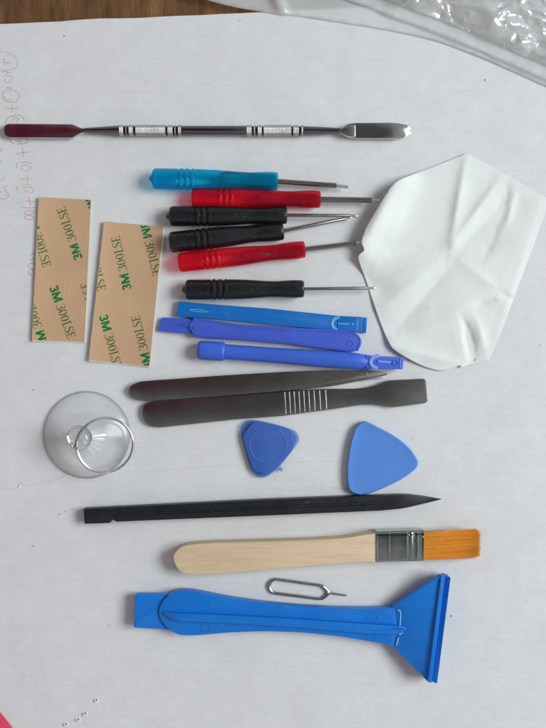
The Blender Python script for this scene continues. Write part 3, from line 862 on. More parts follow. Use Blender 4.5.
adhesive('tan adhesive sheet with green print, closer to the screwdrivers, lower of the pair',
         [(104, 221.2), (163.2, 227.0), (149.4, 366.3), (88.6, 360.3)],
         [(127.4, 289.5, 103, 9.0), (144.2, 222.5, -76, 9.0), (89.6, 237.5, -77, 9.0), (103.2, 315.5, -74, 9.0), (148.4, 368.5, 104, 9.0)],
         [(rr(133, 262, 40, 58, 5, 15), True), (rr(120, 262, 5, 60, 6, 1), True), (rr(112, 300, 12, 16, 5, 6), True), (rr(141, 295, 24, 50, 6, 9), True), (rr(120, 330, 5, 60, 6, 1), True), (rr(118, 330, 42, 50, 5, 14), True)], (.0012, .0006, .0003))

# ------------------------------------------------------------------ opening tools
G_op = 'blue plastic opening bars'
t = thing('opening_bar', 'teal blue flat opening bar, topmost of the three and straight edged', 'opening tool', W(270, 316, 0), G_op)
z1 = .0030
b = rnd([(178.6, 301.2, 1.5), (212, 304.2, 1), (270, 308.6, 2), (336.7, 315.6, 2), (361, 317.0, .5), (360.4, 332.2, .5), (336, 330.4, 2), (270, 324.5, 2), (212, 318.6, 2), (176.8, 316.4, 1.5)], 1)
bar = mk('bar', prism(b, .0004, z1, .0005), M['op_cyan'], t)
mk('hooked_tip', prism(rnd([(360.6, 317.1), (367.2, 317.6), (366.2, 333), (360.2, 332.4)], .6), .0002, .0017, .0003), M['op_cyan'], t)
mk('tip_ledge', prism(rnd([(338, 316.4), (362.6, 317.2), (361.8, 332), (337, 330.6)], .6), z1 - .0002, z1 + .00025, .0002), M['op_cyan'], bar)
mk('embossed_arc', ptube(arc(338.5, 323.8, 6.6, 6.2, 95, 275, 14, 4), z1 + .0001, 1.6, flat=.35), M['op_cyan_l'], bar)
mk('rib', ptube([(338, 323.6), (343, 323.8), (349, 324.1)], z1 + .0003, .8, flat=.6), M['op_cyan_l'], bar)
mk('dimple', prism(arc(352.5, 324.4, 1.2, 1.2, 0, 340, 12), z1 + .0001, z1 + .00045, .0001), M['op_cyan_l'], bar)
mk('ridge', ptube([(357.6, 318), (357, 331.4)], z1 + .0002, .5, flat=.5), M['op_cyan_l'], bar)
mk('embossed_arc', ptube(arc(206, 311.2, 6.4, 5.4, -80, 80, 12, 5), z1 - .0001, 1.0, flat=.5), M['op_cyan'], bar)
mk('rib', ptube([(189.6, 309.6), (197, 309.2), (204, 310.4), (211, 311.6), (203, 312), (195, 311.4), (189.8, 309.8)], z1, .45, flat=.6), M['op_cyan_l'], bar)

t = thing('opening_bar', 'violet blue opening bar with flared left tip and rounded right end, middle of three', 'opening tool', W(260, 333, 0), G_op)
z1 = .0040
b = rnd([(192.6, 317.2, 2), (205, 319.2, 2), (240, 324.2, 6), (290, 327.6, 6), (325.7, 329.0, 6), (347, 329.8, 6), (359, 334.6, 5), (362.4, 341.4, 4), (360, 348.8, 4), (352.4, 352.6, 5), (313.8, 347.6, 5), (290, 344.2, 6), (240, 340.0, 6), (196, 337.4, 3), (191.6, 334.4, 2)], 4)
bar = mk('bar', prism(b, .0006, z1, .0007), M['op_violet'], t)
rim = [(195, 320), (240, 326.8), (290, 330), (346, 332), (357, 336), (360, 341.6), (357.6, 347.4), (351.5, 350.2), (290, 341.6), (240, 337.4), (197, 334.6)]
mk('rim', tube([W(x, y, z1 + .00002) for x, y in catmull(rim, 5)], .8 * S, 6, True, flat=.6), M['op_violet'], bar)
tipz = lambda x, y, z: z if z < .0012 else .0012 + (z - .0012) * (.35 + .65 * max(0, min(1, ((x / (S * .991)) + 273 - 158) / 32)))
mk('flat_tip', prism(rnd([(161.8, 317.2, 1), (186, 318.6, 1), (193.5, 320.2, 1), (193, 333.4, 1), (178, 332.8, 1), (160, 331.2, 1), (157.6, 330.4, .5)], 1), .0006, .0031, .0003, zfun=tipz), M['op_violet'], t)
mk('wedge', prism(rnd([(176, 325, .5), (193.5, 320.4, .5), (193.2, 327.4, .5)], .5), .0020, .0040, .0005, zfun=lambda x, y, z: z if z < .003 else .0027 + (z - .0027) * max(0, min(1, (x / (S * .991) + 273 - 176) / 16))), M['op_violet'], t)
mk('moulded_ring', tube([W(x, y, z1 + .00005) for x, y in arc(350, 343.8, 3.2, 2.6, 0, 345, 20)], .4 * S, 6, True), M['op_violet'], bar)

t = thing('opening_bar', 'cobalt blue round opening bar with a capped left end, lowest of the three', 'opening tool', W(300, 356, 0), G_op)
zA = .0036
A, B = W(224, 351.6, zA), W(371, 362.2, zA)
kk = S * (D - zA) / D; L = (B - A).length / kk
prof = [(0, 7.6), (20, 7.6), (60, 7.7), (100, 8.4), (130, 8.3), (L - 1, 6.9), (L, 6.2)]
bar = mk('bar', lathe(A, B, [(x * kk, r * kk) for x, r in prof], 32, squash=.9), M['op_blue'], t)
A2 = W(197.6, 350.0, zA); 
prof = [(0, 6.6), (.8, 8.2), (2.2, 9.2), (4, 9.5), (24, 9.5), (26, 9.2), (27, 8.6)]
mk('end_cap', lathe(A2, A, [(x * kk, r * kk) for x, r in prof], 32, squash=.9), M['op_blue'], t)
z1 = .0062
tip = mk('flat_tip', prism(rnd([(366, 355.6, 1), (404.4, 357.2, 1), (403.2, 369.4, 1), (366, 368.4, 1)], 1), .0022, z1, .0003,
         zfun=lambda x, y, z: z if z < .004 else .0030 + (z - .0030) * (1 - .35 * max(0, min(1, (x / (S * .982) + 273 - 374) / 30)))), M['op_blue'], t)
def tz(px): return .0030 + (z1 - .0030) * (1 - .35 * max(0, min(1, (px - 374) / 30)))
mk('embossed_arc', tube([W(x, y, tz(x) + .0003) for x, y in arc(378.4, 362.2, 8.0, 6.2, 92, 272, 16, 3)], 1.9 * S, 8, flat=.4), M['op_blue_l'], tip)
mk('rib', tube([W(x, y, tz(x) + .0002) for x, y in ((378, 361.4), (385, 361.9), (391, 362.4))], 1.0 * S, 8, flat=.6), M['op_blue_l'], tip)
mk('moulded_ring', tube([W(x, y, tz(x) + .0001) for x, y in arc(395, 363.0, 2.8, 2.7, 0, 345, 20)], .5 * S, 6, True), M['op_blue'], tip)
mk('ridge', tube([W(x, y, tz(x) + .00012) for x, y in ((400.6, 357.6), (399.8, 368.8))], .5 * S, 6), M['op_blue_l'], tip)

# ------------------------------------------------------------------ tweezers and flat pry tool
t = thing('tweezers', 'dark steel pointed tweezers with a clear tip cap, above the ribbed flat tool', 'tweezers', W(260, 386, 0))
o1 = [(127.8, 391.4), (130, 385.6), (138.7, 381.6), (155, 380.2), (173, 379.0), (226, 375.2), (290, 371.4), (332.3, 370.2), (366.6, 370.8), (384, 372.0), (388.6, 373.2), (384, 374.6), (366.6, 378.6), (332, 385.2), (290, 390.0), (213.5, 396.6), (160, 400), (145, 401), (134, 398.8)]
up_z = lambda x, y, z: z + .0016 * math.sin(PI * max(0, min(1, (x / (S * .99) + 273 - 134) / 252)))
pa = catmull(o1[:3], 4, False)
bm = prism(rnd([(p[0], p[1], 5) for p in o1], 5), .0019, .0028, .0002, zc=.004, zfun=up_z)
mk('upper_arm', bm, M['tweezer'], t)
lo = [(x, y + 1.0) for x, y in o1[:-3]] + [(x, y + .4) for x, y in o1[-3:]]
bm = prism(rnd([(p[0], p[1], 5) for p in lo], 5), .0004, .0014, .0002)
mk('lower_arm', bm, M['tweezer'], t)
mk('joint', prism(rnd([(131, 390, 4), (137, 384.4, 3), (152, 383, 1), (152, 398, 1), (137, 397, 4)], 3), .0012, .0021, .0001), M['tweezer'], t)
zt = .0018
capb = lathe(W(366.4, 374.8, zt), W(383, 375.6, zt), [(0, 5.4 * S), (.6 * S, 5.6 * S), (6 * S, 4.6 * S), (13 * S, 3.7 * S), (16 * S, 3.2 * S)], 10, squash=.75)
cp = mk('tip_cap', capb, M['cap'], t)
mk('cap_rim', tube([W(366.6, 374.8, zt) + Vector((0, math.cos(a) * 5.6 * S, math.sin(a) * 4.2 * S)) for a in [2 * PI * i / 20 for i in range(20)]], .55 * S, 6, True), M['cap'], cp)

t = thing('pry_tool', 'dark steel flat tool with bright ribbed grip and broad square tip', 'pry tool', W(285, 405, 0))
o2 = [(141.6, 413, 6), (143, 405, 6), (150, 401.6, 6), (198, 398.2, 6), (290, 390.8, 6), (326, 388.9, 6), (358, 388.9, 8), (376, 385.6, 8), (387, 380.6, 4), (424.4, 378.6, 2), (427.0, 381, 2), (428.2, 400.8, 2), (425.6, 403.2, 2), (391, 407.6, 3), (381, 405.2, 6), (363.5, 404.4, 8), (329, 409.8, 6), (282.5, 415.6, 6), (238.4, 418.8, 6), (160, 427.2, 6), (150, 426.2, 6), (144, 420.5, 6)]
z1 = .0024
bl = mk('blade', prism(rnd(o2, 4), .0006, z1, .0003, 3), M['tweezer'], t, angle=25)
mk('lower_leaf', prism(rnd([(p[0] + (.4 if p[0] < 300 else -1), p[1] + .5, 5) for p in o2[:6]] + [(329, 409.6)] + [(p[0], p[1] + .3, 5) for p in o2[17:]], 4), 0.0001, .0005, 0), M['tweezer'], t)
for x in (284.6, 289.3, 294, 298.8, 303.6, 308.6, 313.8, 319.4, 325.4):
    f = (x - 282.5) / 44
    yt = 391.2 - 2.1 * f + .9; yb = 415.4 - 5.6 * f - .9
    mk('rib', ptube([(x - .3, yt), (x + .4, (yt + yb) / 2), (x + .9, yb)], z1 + .00006, .75, flat=.7), M['rib'], bl)

# ------------------------------------------------------------------ suction cup
cx, cy = 87.0, 434.6
t = thing('suction_cup', 'clear suction cup with a steel pull ring, left of the tweezers', 'suction cup', W(cx, cy, 0))
c = W(cx, cy, 0); R = 43.0 * S
up = c + Vector((0, 0, 1))
outer = [(.0002, R), (.0006, R * 1.0), (.0011, R * .985), (.0020, R * .93), (.0034, R * .80), (.0052, R * .60), (.0068, R * .42), (.0078, R * .30), (.0086, R * .22)]
inner = [(.0076, R * .20), (.0066, R * .36), (.0042, R * .60), (.0024, R * .80), (.0010, R * .93), (.0002, R * .985)]
bm = lathe(c, up, outer + inner, 72, cap=False)
mk('cup', bm, M['cup'], t, 60)
nb = [(.0080, R * .21), (.0092, R * .19), (.0102, R * .165), (.0112, R * .20), (.0122, R * .25), (.0136, R * .27), (.0150, R * .25), (.0160, R * .19), (.0164, R * .10)]
mk('knob', lathe(c, up, nb, 32, lambda t_, r, a: r * (1 + .05 * math.sin(2 * a))), M['knob'], t, 50)
mk('knob_rim', tube([c + Vector((R * .268 * math.cos(2 * PI * i / 40), R * .268 * math.sin(2 * PI * i / 40), .0138)) for i in range(40)], .00028, 6, True), M['cup_rim'], t)
for q in range(5):
    a = math.radians(-62 + q * 16 + (q % 2) * 3)
    r0, r1 = R * .24, R * (.47 + .05 * math.sin(q * 2.1))
    dv = Vector((math.cos(a), math.sin(a), 0))
    mk('gusset_glint', tube([c + dv * r0 + Vector((0, 0, .0096)), c + dv * (r0 + r1) / 2 + Vector((0, 0, .0080)), c + dv * r1 + Vector((0, 0, .0064))], [.0004, .0007, .0010], 8, flat=.5), M['gusset_glint'], t)  # right side only: white streaks stand in for reflections on the stem
mk('lip', tube([c + Vector((R * math.cos(2 * PI * i / 96), R * math.sin(2 * PI * i / 96), .0006)) for i in range(96)], .00034, 8, True), M['cup_rim'], t)
# ring: passes through the knob and leans down onto the rim
hi = W(77.2, 441, .0126); lo_ = W(132.4, 449.5, .0042)
mid = (hi + lo_) / 2; ax = (lo_ - hi) / 2; rad = ax.length
side = ax.cross(Vector((0, 0, 1))).normalized() * rad * .985
pts = [mid + ax * math.cos(2 * PI * i / 64) + side * math.sin(2 * PI * i / 64) for i in range(64)]
mk('pull_ring', tube(pts, 1.3 * S, 10, True), M['steel'], t)
pts2 = [mid + ax * .985 * math.cos(2 * PI * i / 64) + side * .985 * math.sin(2 * PI * i / 64) + Vector((0, 0, -.0007)) for i in range(4, 58)]
bm = tube(pts2, 1.0 * S, 10)
mk('ring_turn', bm, M['steel'], t.children[-1])

# ------------------------------------------------------------------ picks
def domed(outline, z0, z1, rimz, ins, dish, mat, name, parent=None, origin=None):
    """closed outline, rounded rim, gentle dish in the middle"""
    P = [Vector(p) for p in outline]
    c0 = sum(P, Vector((0, 0))) / len(P)
    prof = [(1.0, z0), (1.0, z0 + (rimz - z0) * .5), (1 - ins * .15, rimz - (rimz - z0) * .15), (1 - ins * .5, rimz), (1 - ins, rimz), (1 - ins * 2.2, z1 + dish), (1 - ins * 3.4, z1), (.45, z1), (.15, z1)]
    b = bmesh.new(); rings = []
    for f, z in prof:
        rings.append([b.verts.new(W(*(c0 + (p - c0) * f), z)) for p in P])
    n = len(P)
    for a, q in zip(rings, rings[1:]):
        for i in range(n): b.faces.new((a[i], a[(i + 1) % n], q[(i + 1) % n], q[i]))
    b.faces.new(rings[-1]); b.faces.new(list(reversed(rings[0])))
    return mk(name, b, mat, parent, 40, origin)
big = [(354, 431.5), (358.6, 424.2), (363.6, 421.6), (369, 422.6), (394, 435.8), (408.8, 447.6), (416.8, 458.8), (418, 464.4), (414, 470.2), (399.6, 480.3), (375.8, 491.2), (363, 494.8), (354, 493.8), (348.7, 488.4), (347.2, 470.4), (349.4, 450.3)]
t = domed(catmull(big, 6), .0006, .0029, .0031, .055, .00008, M['pick'], 'triangular_pick', None, W(380, 460, 0))
tag(t, 'large light blue rounded triangular pick, opaque and plain faced', 'pick')
small = [(241.7, 426), (247.6, 420.6), (256.4, 420.3), (274, 424), (288.6, 428.3), (296, 432), (299, 437.8), (297.4, 443.7), (288.6, 455.4), (278.4, 467.9), (267.4, 476.5), (262.2, 477.6), (255.6, 476), (250.5, 468.6), (244.6, 449.6), (240.7, 433.4)]
t = thing('triangular_pick', 'small dark blue triangular pick with thin see-through corners and a round dish', 'pick', W(268, 447, 0))
mk('thin_blade', prism(catmull(small, 5), .0010, .0019, .0003), M['pick_thin'], t)
body = [(248.5, 427.5), (256, 421.6), (274, 424.8), (287, 428.4), (292.2, 433.2), (293.8, 442), (292.6, 449.6), (287.6, 456), (277.4, 467.4), (268, 474.6), (262, 473.6), (254.6, 470.6), (250.6, 464), (245.4, 447.6), (243, 436)]
bd = mk('body', prism(catmull(body, 5), .0019, .0026, .0003), M['pick_dark'], t)
mk('dish_rim', tube([W(x, y, .0026) for x, y in arc(267.8, 445.4, 18.2, 18.2, 0, 355, 48)], .9 * S, 8, True, flat=.3), M['pick_dark'], bd)
mk('mould_nub', lathe(W(279.4, 467.4, .0015), W(282, 470.6, .0015), [(0, 1.4 * S), (1.6 * S, 1.8 * S), (3.6 * S, 1.7 * S), (4.2 * S, .9 * S)], 10), M['pick_thin'], t)

# ------------------------------------------------------------------ black nylon spudger
t = thing('spudger', 'long black plastic spudger with a notch at one end and a pointed tip', 'spudger', W(263, 510, 0))
o3 = [(83.6, 509.0, .8), (260, 500.2, 4), (340, 497.0, 4), (404, 494.9, 6), (420, 496.3, 6), (442.6, 499.9, .6), (416, 505.8, 6), (402, 508.6, 6), (381, 510.6, 4), (270, 515.4, 4), (116.4, 521.7, .4), (112, 519.2, .6), (110, 523.0, .4), (84.6, 523.8, .8)]
spz = lambda x, y, z: z - (z - .002) * max(0, min(1, (x / (S * .985) + 273 - 400) / 42)) ** 1.5 * .6
mk('bar', prism(rnd(o3, 3), .0003, .0046, .0013, 2, zfun=spz), M['nylon'], t, angle=24)
b = rnd([(117, 513.6, 1), (260, 506.6, 4), (385, 501.0, 4), (436, 500.2, .5), (385, 504.2, 4), (260, 509.6, 4), (117, 516.4, 1)], 2)
mk('centre_ridge', prism(b, .0040, .0049, .0003, 2, zfun=spz), M['nylon'], t.children[0], angle=24)

# ------------------------------------------------------------------ brush
t = thing('brush', 'flat brush with pale wooden handle, tin ferrule and amber bristles', 'brush', W(320, 553, 0))
o4 = [(172.6, 558.6, 8), (174.6, 552.2, 7), (184, 545.2, 8), (206, 543.4, 10), (300, 540.6, 10), (345, 538.4, 10), (364, 534.6, 10), (380, 532.8, 1), (380, 561.6, 1), (350, 562.6, 10), (300, 567.0, 10), (230, 573.0, 10), (192, 575.0, 8), (179, 572.6, 8)]
wz = lambda x, y, z: z
mk('wooden_handle', prism(rnd(o4, 6), .0004, .0068, .0022, 4, botbev=.0015), M['handle_wood'], t, angle=60)
# ferrule : rounded-rectangle section swept along x with crimps
def ferr_section(w, h, n=8):
    pts = []
    for qx, qy, a0 in ((1, 1, 0), (-1, 1, 90), (-1, -1, 180), (1, -1, 270)):
        for i in range(n + 1):
            a = math.radians(a0 + 90 * i / n); r = h * .35
            pts.append((qx * (w - r) + r * math.cos(a), qy * (h - r) + r * math.sin(a)))
    return pts
b = bmesh.new(); rings = []
xs = [376 + i * .5 for i in range(97)]
zf = .0037
for x in xs:
    cr = 0
    for c_, wd, am in ((388.6, 1.0, .55), (406.5, .9, .7), (411.6, .9, .7), (417.2, 1.1, .7)):
        cr += am * math.exp(-((x - c_) / wd) ** 2)
    for c_, wd, am in ((378.2, .6, .5), (421.4, .7, .6)): cr -= am * math.exp(-((x - c_) / wd) ** 2)
    flare = .9 * max(0, (382 - x) / 6) ** 2
    ring = []
    yc = 547.2 - (x - 376) * .03
    for sy, sz in ferr_section(15.4 + .3 * flare, 8.2):
        ztop = 1 if sz > 6 else 0
        zz = sz + (cr * (.5 + .8 * nz(x, sy, 6, 3) + (1 if abs(sy) < 11 else 0)) * .9 if ztop else 0) + .35 * nz(x, sy, 8, 6) * ztop
        w = W(x, yc - sy, .0068)
        ring.append(b.verts.new((w.x, w.y, zf + zz * S)))
    rings.append(ring)
n = len(rings[0])
for a, q in zip(rings, rings[1:]):
    for i in range(n): b.faces.new((a[i], a[(i + 1) % n], q[(i + 1) % n], q[i]))
b.faces.new(rings[0]); b.faces.new(rings[-1])
fe = mk('ferrule', b, M['tin'], t, 50)
mk('seam', ptube([(377, 535.6), (400, 535.2), (423, 534.2)], .0073, .6), M['groove'], fe)
for px, py in ((408.8, 535), (413.6, 535.2), (423, 537)):
    mk('crimp_dot', prism(arc(px, py, 1.2, .9, 0, 340, 10), .0068, .0076, .0002), M['rib'], fe)
# bristles
core = rnd([(420, 533.4, 1), (445, 532, 2), (457, 534, 3), (462, 543, 3), (457, 553, 3), (445, 556.4, 2), (420, 558.8, 1)], 3)
br = mk('bristle_core', prism(core, .0016, .0052, .0012, 3), M['bristle_core'], t)
b = bmesh.new()
random.seed(11)
for i in range(1500):
    u = random.uniform(-1, 1); v = random.uniform(-1, 1)
    if i > 500: v = abs(v) ** .5
    y0 = 546.2 + u * 13.6; z0 = .0036 + v * .0021
    uu = u + random.gauss(0, .05)
    y1 = 543.4 + uu * 13.4 + .9 * noise.noise(Vector((u * 9, 2, 1))) + random.gauss(0, .7)
    x1 = 478.4 - 2.2 * abs(uu) ** 6 + 1.2 * noise.noise(Vector((uu * 5, 0, 1))) + random.gauss(0, 1.3) - (random.random() < .2) * random.uniform(0, 9)
    z1_ = .0036 + v * .0026 + random.gauss(0, .0002)
    ym = (y0 + y1) / 2 + random.gauss(0, .3); zm = (z0 + z1_) / 2 + .0003 * v
    path = []
    for k_ in range(5):
        f = k_ / 4
        x = 419 + (x1 - 419) * f
        y = y0 * (1 - f) ** 2 + 2 * ym * f * (1 - f) + y1 * f * f
        z = z0 * (1 - f) ** 2 + 2 * zm * f * (1 - f) + z1_ * f * f
        path.append(W(x, y, z))
    tube(path, [.000085, .000085, .00008, .00007, .00004], 4, bm=b)
for pts in ([(424, 559.6), (450, 557.8), (476, 556.8)], [(424, 533), (452, 530.6), (476, 530.2)]):
    tube([W(x, y, .004) for x, y in pts], .00009, 4, bm=b)
mk('bristles', b, M['bristle'], t, 80)
bpy.data.objects['bristles'].name = 'bristle_tuft'

# ------------------------------------------------------------------ SIM ejector pin
t = thing('ejector_pin', 'small looped steel wire pin lying between the brush and blue scraper', 'pin', W(305, 590, 0))
loop = arc(276.4, 586.2, 6.9, 6.9, 98, 278, 12) + [(290, 581.0), (306, 583.3), (320.4, 585.4), (324.4, 587.2), (328.8, 592.6), (324.0, 597.4), (319.8, 598.6), (306, 596.9), (290, 594.9)]
mk('wire_loop', tube([W(x, y, .0009) for x, y in catmull(loop, 4)], 1.45 * S, 8, True, flat=1.1), M['pin'], t)
mk('prong', tube([W(x, y, .0009) for x, y in ((327.4, 592.4), (331, 592.9), (338, 594.1), (346.4, 595.4))], [1.9 * S, 1.2 * S, .95 * S, .8 * S], 8), M['pin'], t)

# ------------------------------------------------------------------ blue scraper
t = thing('scraper', 'bright blue plastic scraper with ribbed handle and wide flared blade', 'scraper', W(290, 622, 0))
tab = rnd([(136, 593.2, 1.5), (175, 594.4, 1), (175, 630.2, 1), (134.2, 626.4, 1.5)], 1)
mk('end_tab', prism(tab, .0012, .0038, .0004, zfun=lambda x, y, z: z + .0016 * max(0, min(1, (165 - (x / (S * .988) + 273)) / 30)) if z > .0005 else z), M['scraper'], t)
o5 = [(158.4, 613), (160.4, 604.8), (165, 598.2), (172.4, 592.4), (182.7, 590.0), (196.8, 591.7), (227.6, 598.0), (265, 603.4), (302, 606.8), (340, 608.8), (372, 609.0), (394.5, 608.2), (396.5, 626), (393.6, 646.4), (384, 643.8), (340, 636.4), (302, 632.4), (265, 631.2), (227.6, 632.6), (196.8, 635.4), (180, 635.6), (169.4, 630.4), (162, 622)]
o5 = [(x, y, 10) for x, y in o5]; o5[11] = (394.5, 608.2, .5); o5[12] = (396.5, 626, .5); o5[13] = (393.6, 646.4, .5)
hz = .0054
hd = mk('handle', prism(rnd(o5, 10), .0016, hz, .0007), M['scraper'], t, angle=30)
# long central rib with a sloping left end
rib_t = [(159.6, 613.4), (172, 613.4), (220, 615.2), (300, 619.6), (360, 624.0), (398, 626.2), (406, 628.6)]
rib_b = [(408, 630.2), (398, 634.4), (360, 632.8), (300, 627.6), (220, 622.6), (178, 621.0), (168, 618.8)]
mk('centre_rib', prism(rnd([(p[0], p[1], 5) for p in rib_t + rib_b], 4), hz - .0004, hz + .0024, .0009, 3,
   zfun=lambda x, y, z: z if z < hz else hz + (z - hz) * max(.05, min(1, (x / (S * .98) + 273 - 158) / 20)) * max(.1, min(1, (412 - (x / (S * .98) + 273)) / 14))), M['scraper'], hd, angle=40)
mk('arrow_mark', prism(rnd([(404, 627.6), (412, 626.0), (412.6, 630.4), (406, 631.4)], .6), hz - .0006, hz + .0005, .0002), M['scraper'], hd)
for px, py in ((205.4, 606.2), (205.6, 627.4), (372.4, 617.0), (371, 636.4)):
    mk('moulded_ring', tube([W(x, y, hz + .00002) for x, y in arc(px, py, 4.6, 4.6, 0, 352, 28)], .32 * S, 6, True), M['scraper'], hd)
o6 = [(393.4, 609.0, 1), (439.4, 575.0, 1.5), (444.6, 575.6, .5), (430.6, 682.6, .5), (427.6, 681.6, 1.5), (391.8, 646.4, 1)]
bz = lambda x, y, z: z + .0042 * max(0, min(1, (x / (S * .975) + 273 - 394) / 46))
bl = mk('blade', prism(rnd(o6, 1), .0016, .0048, .0004, zfun=bz, zc=.008), M['scraper'], t, angle=30)
mk('blade_lip', prism(rnd([(441.0, 575.4), (445.2, 576.2), (431.6, 683), (427.8, 682)], .6), .0078, .0094, .0005, 3), M['scraper'], bl)
bev = prism(rnd([(444.6, 576.4), (451.2, 578.4), (437.6, 684.6), (430.8, 683.2)], .6), .0030, .0092, .0002,
            zfun=lambda x, y, z: z if z < .006 else z - .0027 + .0018 * max(0, min(1, ((x / (S * .973) + 273) - (y / (S * .973)) * .128 - (444.8 + .128 * 212)) / 6.4)))
mk('bevel_edge', bev, M['scraper'], bl, angle=30)
for pts in ([(397.6, 610.4), (400.0, 611.4), (400.4, 618), (399.8, 625.4)], [(398.6, 637.4), (397.4, 641), (396.6, 645.2)], [(399, 634.6), (404, 632.2), (408, 630.4)]):
    mk('painted_highlight', tube([W(x, y, .0056) for x, y in catmull(pts, 4, False)], .75 * S, 6, flat=.5), M['scraper_glint'], bl)  # painted highlights where the handle steps down to the blade

# ------------------------------------------------------------------ white cloth
co = [(467, 153.2), (474, 157.2), (500, 171.5), (525, 186), (547, 199), (544, 214), (534, 244), (520, 281), (505, 322), (496, 342), (489.6, 359), (476, 362.6), (464, 366.4), (461.6, 367.6), (459, 365.6), (448, 369.6), (438, 370.2), (424, 366.4), (408, 358.6), (394.5, 350.0), (388, 341), (380, 322), (373, 302), (366, 281), (360.4, 266), (358.0, 258), (359.6, 254), (363.4, 251.4), (363.6, 247.6), (361.6, 243.4), (362.6, 236), (368, 224), (378, 207), (386, 194), (391, 186.6), (397, 181.4), (406, 177), (430, 168), (455, 158)]
cpoly = dens(co[:12] + catmull(co[11:] + [co[0]], 3, False)[1:-1], 2)
def seg_d(x, y, a, b):
    p = Vector((x, y)); a = Vector(a); b = Vector(b); ab = b - a
    t_ = max(0, min(1, (p - a).dot(ab) / ab.length_squared))
    side_ = (p - a).x * ab.y - (p - a).y * ab.x
    return (p - a - ab * t_).length, t_, (1 if side_ > 0 else -1)
folds = [  # from, to, amplitude(mm), width, (sharp: 1 = crease)
    ((450, 246), (465, 160), 2.4, 8), ((449, 247), (392, 254), -1.4, 5), ((452, 250), (520, 200), -1.6, 9), ((455, 240), (500, 178), 2.0, 8),
    ((450, 252), (385, 305), 1.6, 14), ((455, 262), (396, 330), -1.3, 10), ((430, 310), (500, 300), 1.6, 8), ((470, 305), (493, 300), -1.8, 4),
    ((400, 335), (470, 315), 1.6, 10), ((395, 348), (455, 362), 1.5, 6), ((494, 225), (488, 250), -2.4, 6), ((508, 190), (500, 215), -1.8, 5), ((515, 195), (506, 225), 1.4, 5),
    ((466, 324), (474, 356), -3.4, 4.5), ((478, 322), (486, 352), 1.6, 6), ((460, 322), (466, 360), 1.5, 6), ((460, 260), (505, 295), 1.4, 10), ((498, 290), (514, 300), -1.4, 4), ((540, 205), (492, 350), .8, 6),
    ((395, 184), (366, 240), 3.2, 14), ((410, 190), (385, 250), 1.2, 18), ((375, 285), (430, 262), 1.0, 10)]
def cloth_h(x, y, e):
    h = .0012 + .0009 * nz(x, y, 80, 11) + .00022 * nz(x, y, 30, 12)
    for a, b_, am, w in folds:
        d_, t_, sd = seg_d(x, y, a, b_)
        if d_ < w * 3:
            env = .35 + .65 * math.sin(PI * min(.92, max(.08, t_)))
            # one flank is steeper than the other, like a real crease
            ww = w * (.62 if sd > 0 else 1.25)
            h += am * .00074 * env * math.exp(-abs(d_ / ww) ** 1.2)
    # edges come down to the board except on the raised left rim
    lift = 0
    d_, t_, sd = seg_d(x, y, (398, 180), (361, 246))
    lift = .0042 * math.exp(-(d_ / 16) ** 2)
    h = .0005 + max(0, h - .0005) * min(1, .62 + e / 40) + lift
    d2, _, _ = seg_d(x, y, (366, 283), (380, 290))
    h -= .0010 * math.exp(-(d2 / 14) ** 2)
    d3, _, _ = seg_d(x, y, (390, 346), (404, 354))
    h += .0010 * math.exp(-(d3 / 14) ** 2)
    return max(h, .0005)
cl = sheet(cpoly, 2.2, cloth_h, M['cloth'], 'cleaning_cloth', None, thick=.00025, angle=180, jitter=.25, rims=(.7, 1.6, 2.6))
tag(cl, 'creased white cleaning cloth lying beside the screwdriver tips', 'cloth')

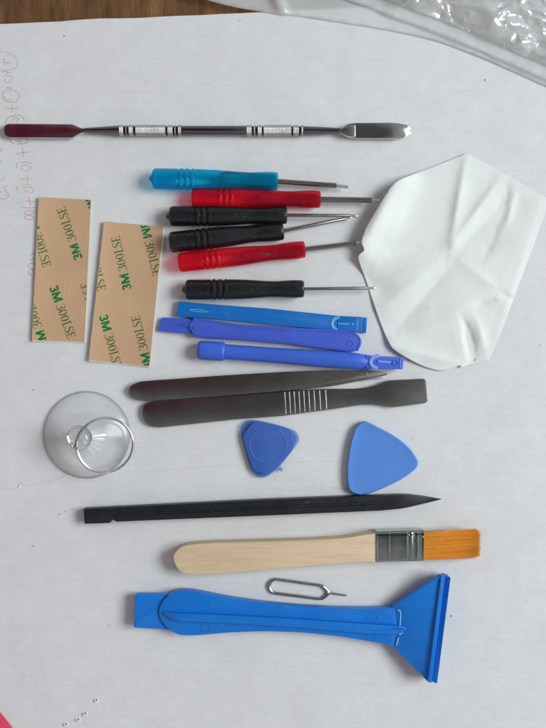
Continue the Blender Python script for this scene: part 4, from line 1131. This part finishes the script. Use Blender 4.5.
# ------------------------------------------------------------------ light, world, camera
def aim(o, target):
    o.rotation_euler = (Vector(target) - o.location).to_track_quat('-Z', 'Y').to_euler()
win = bpy.data.lights.new('window_light', 'AREA'); win.shape = 'RECTANGLE'; win.size = .9; win.size_y = .7
win.energy = 31; win.color = (.925, .99, 1.0)
wo = bpy.data.objects.new('window_light', win); COL.objects.link(wo)
wo.location = (1.35, .22, 1.15); aim(wo, (0, 0.02, 0))

world = bpy.data.worlds.new('World'); scene.world = world; world.use_nodes = True
nt = world.node_tree; nt.nodes.clear()
out = nt.nodes.new('ShaderNodeOutputWorld'); bg = nt.nodes.new('ShaderNodeBackground')
tc = nt.nodes.new('ShaderNodeTexCoord')
def wdot(v):
    d = nt.nodes.new('ShaderNodeVectorMath'); d.operation = 'DOT_PRODUCT'
    n = Vector(v).normalized(); d.inputs[1].default_value = n
    nm = nt.nodes.new('ShaderNodeVectorMath'); nm.operation = 'NORMALIZE'
    nt.links.new(tc.outputs['Generated'], nm.inputs[0]); nt.links.new(nm.outputs[0], d.inputs[0])
    return d.outputs['Value']
col = mixc(nt, mrange(nt, wdot((0, 0, 1)), .0, .75, 0, 1), (.60, .615, .65, 1), (.36, .37, .385, 1))      # walls to ceiling
col = mixc(nt, mrange(nt, wdot((-.06, .12, 1)), .875, .955, 0, .85), col, (.05, .05, .052, 1))                  # the photographer and phone overhead
col = mixc(nt, mrange(nt, wdot((-.36, .27, .9)), .925, .965, 0, .97), col, (.115, .018, .034, 1))            # dark red sleeve
col = mixc(nt, mrange(nt, wdot((-.8, -.6, .25)), .6, .95, 0, .6), col, (.55, .30, .30, 1))                 # pinkish clothing at lower left
nt.links.new(col, bg.inputs['Color']); bg.inputs['Strength'].default_value = .86
nt.links.new(bg.outputs[0], out.inputs[0])

cam = bpy.data.cameras.new('camera'); co_ = bpy.data.objects.new('camera', cam); COL.objects.link(co_)
cam.sensor_fit = 'VERTICAL'; cam.sensor_height = 24; cam.lens = 24 * D / (728 * S)
cam.clip_start = .01; cam.clip_end = 20
co_.location = (0, 0, D); co_.rotation_euler = (0, 0, 0)
scene.camera = co_
scene.view_settings.view_transform = 'Standard'; scene.view_settings.look = 'None'
scene.view_settings.exposure = 0; scene.view_settings.gamma = 1
scene.cycles.use_denoising = True
scene.cycles.transparent_max_bounces = 24
for o in list(bpy.data.objects):
    if '_o' in o: del o['_o']
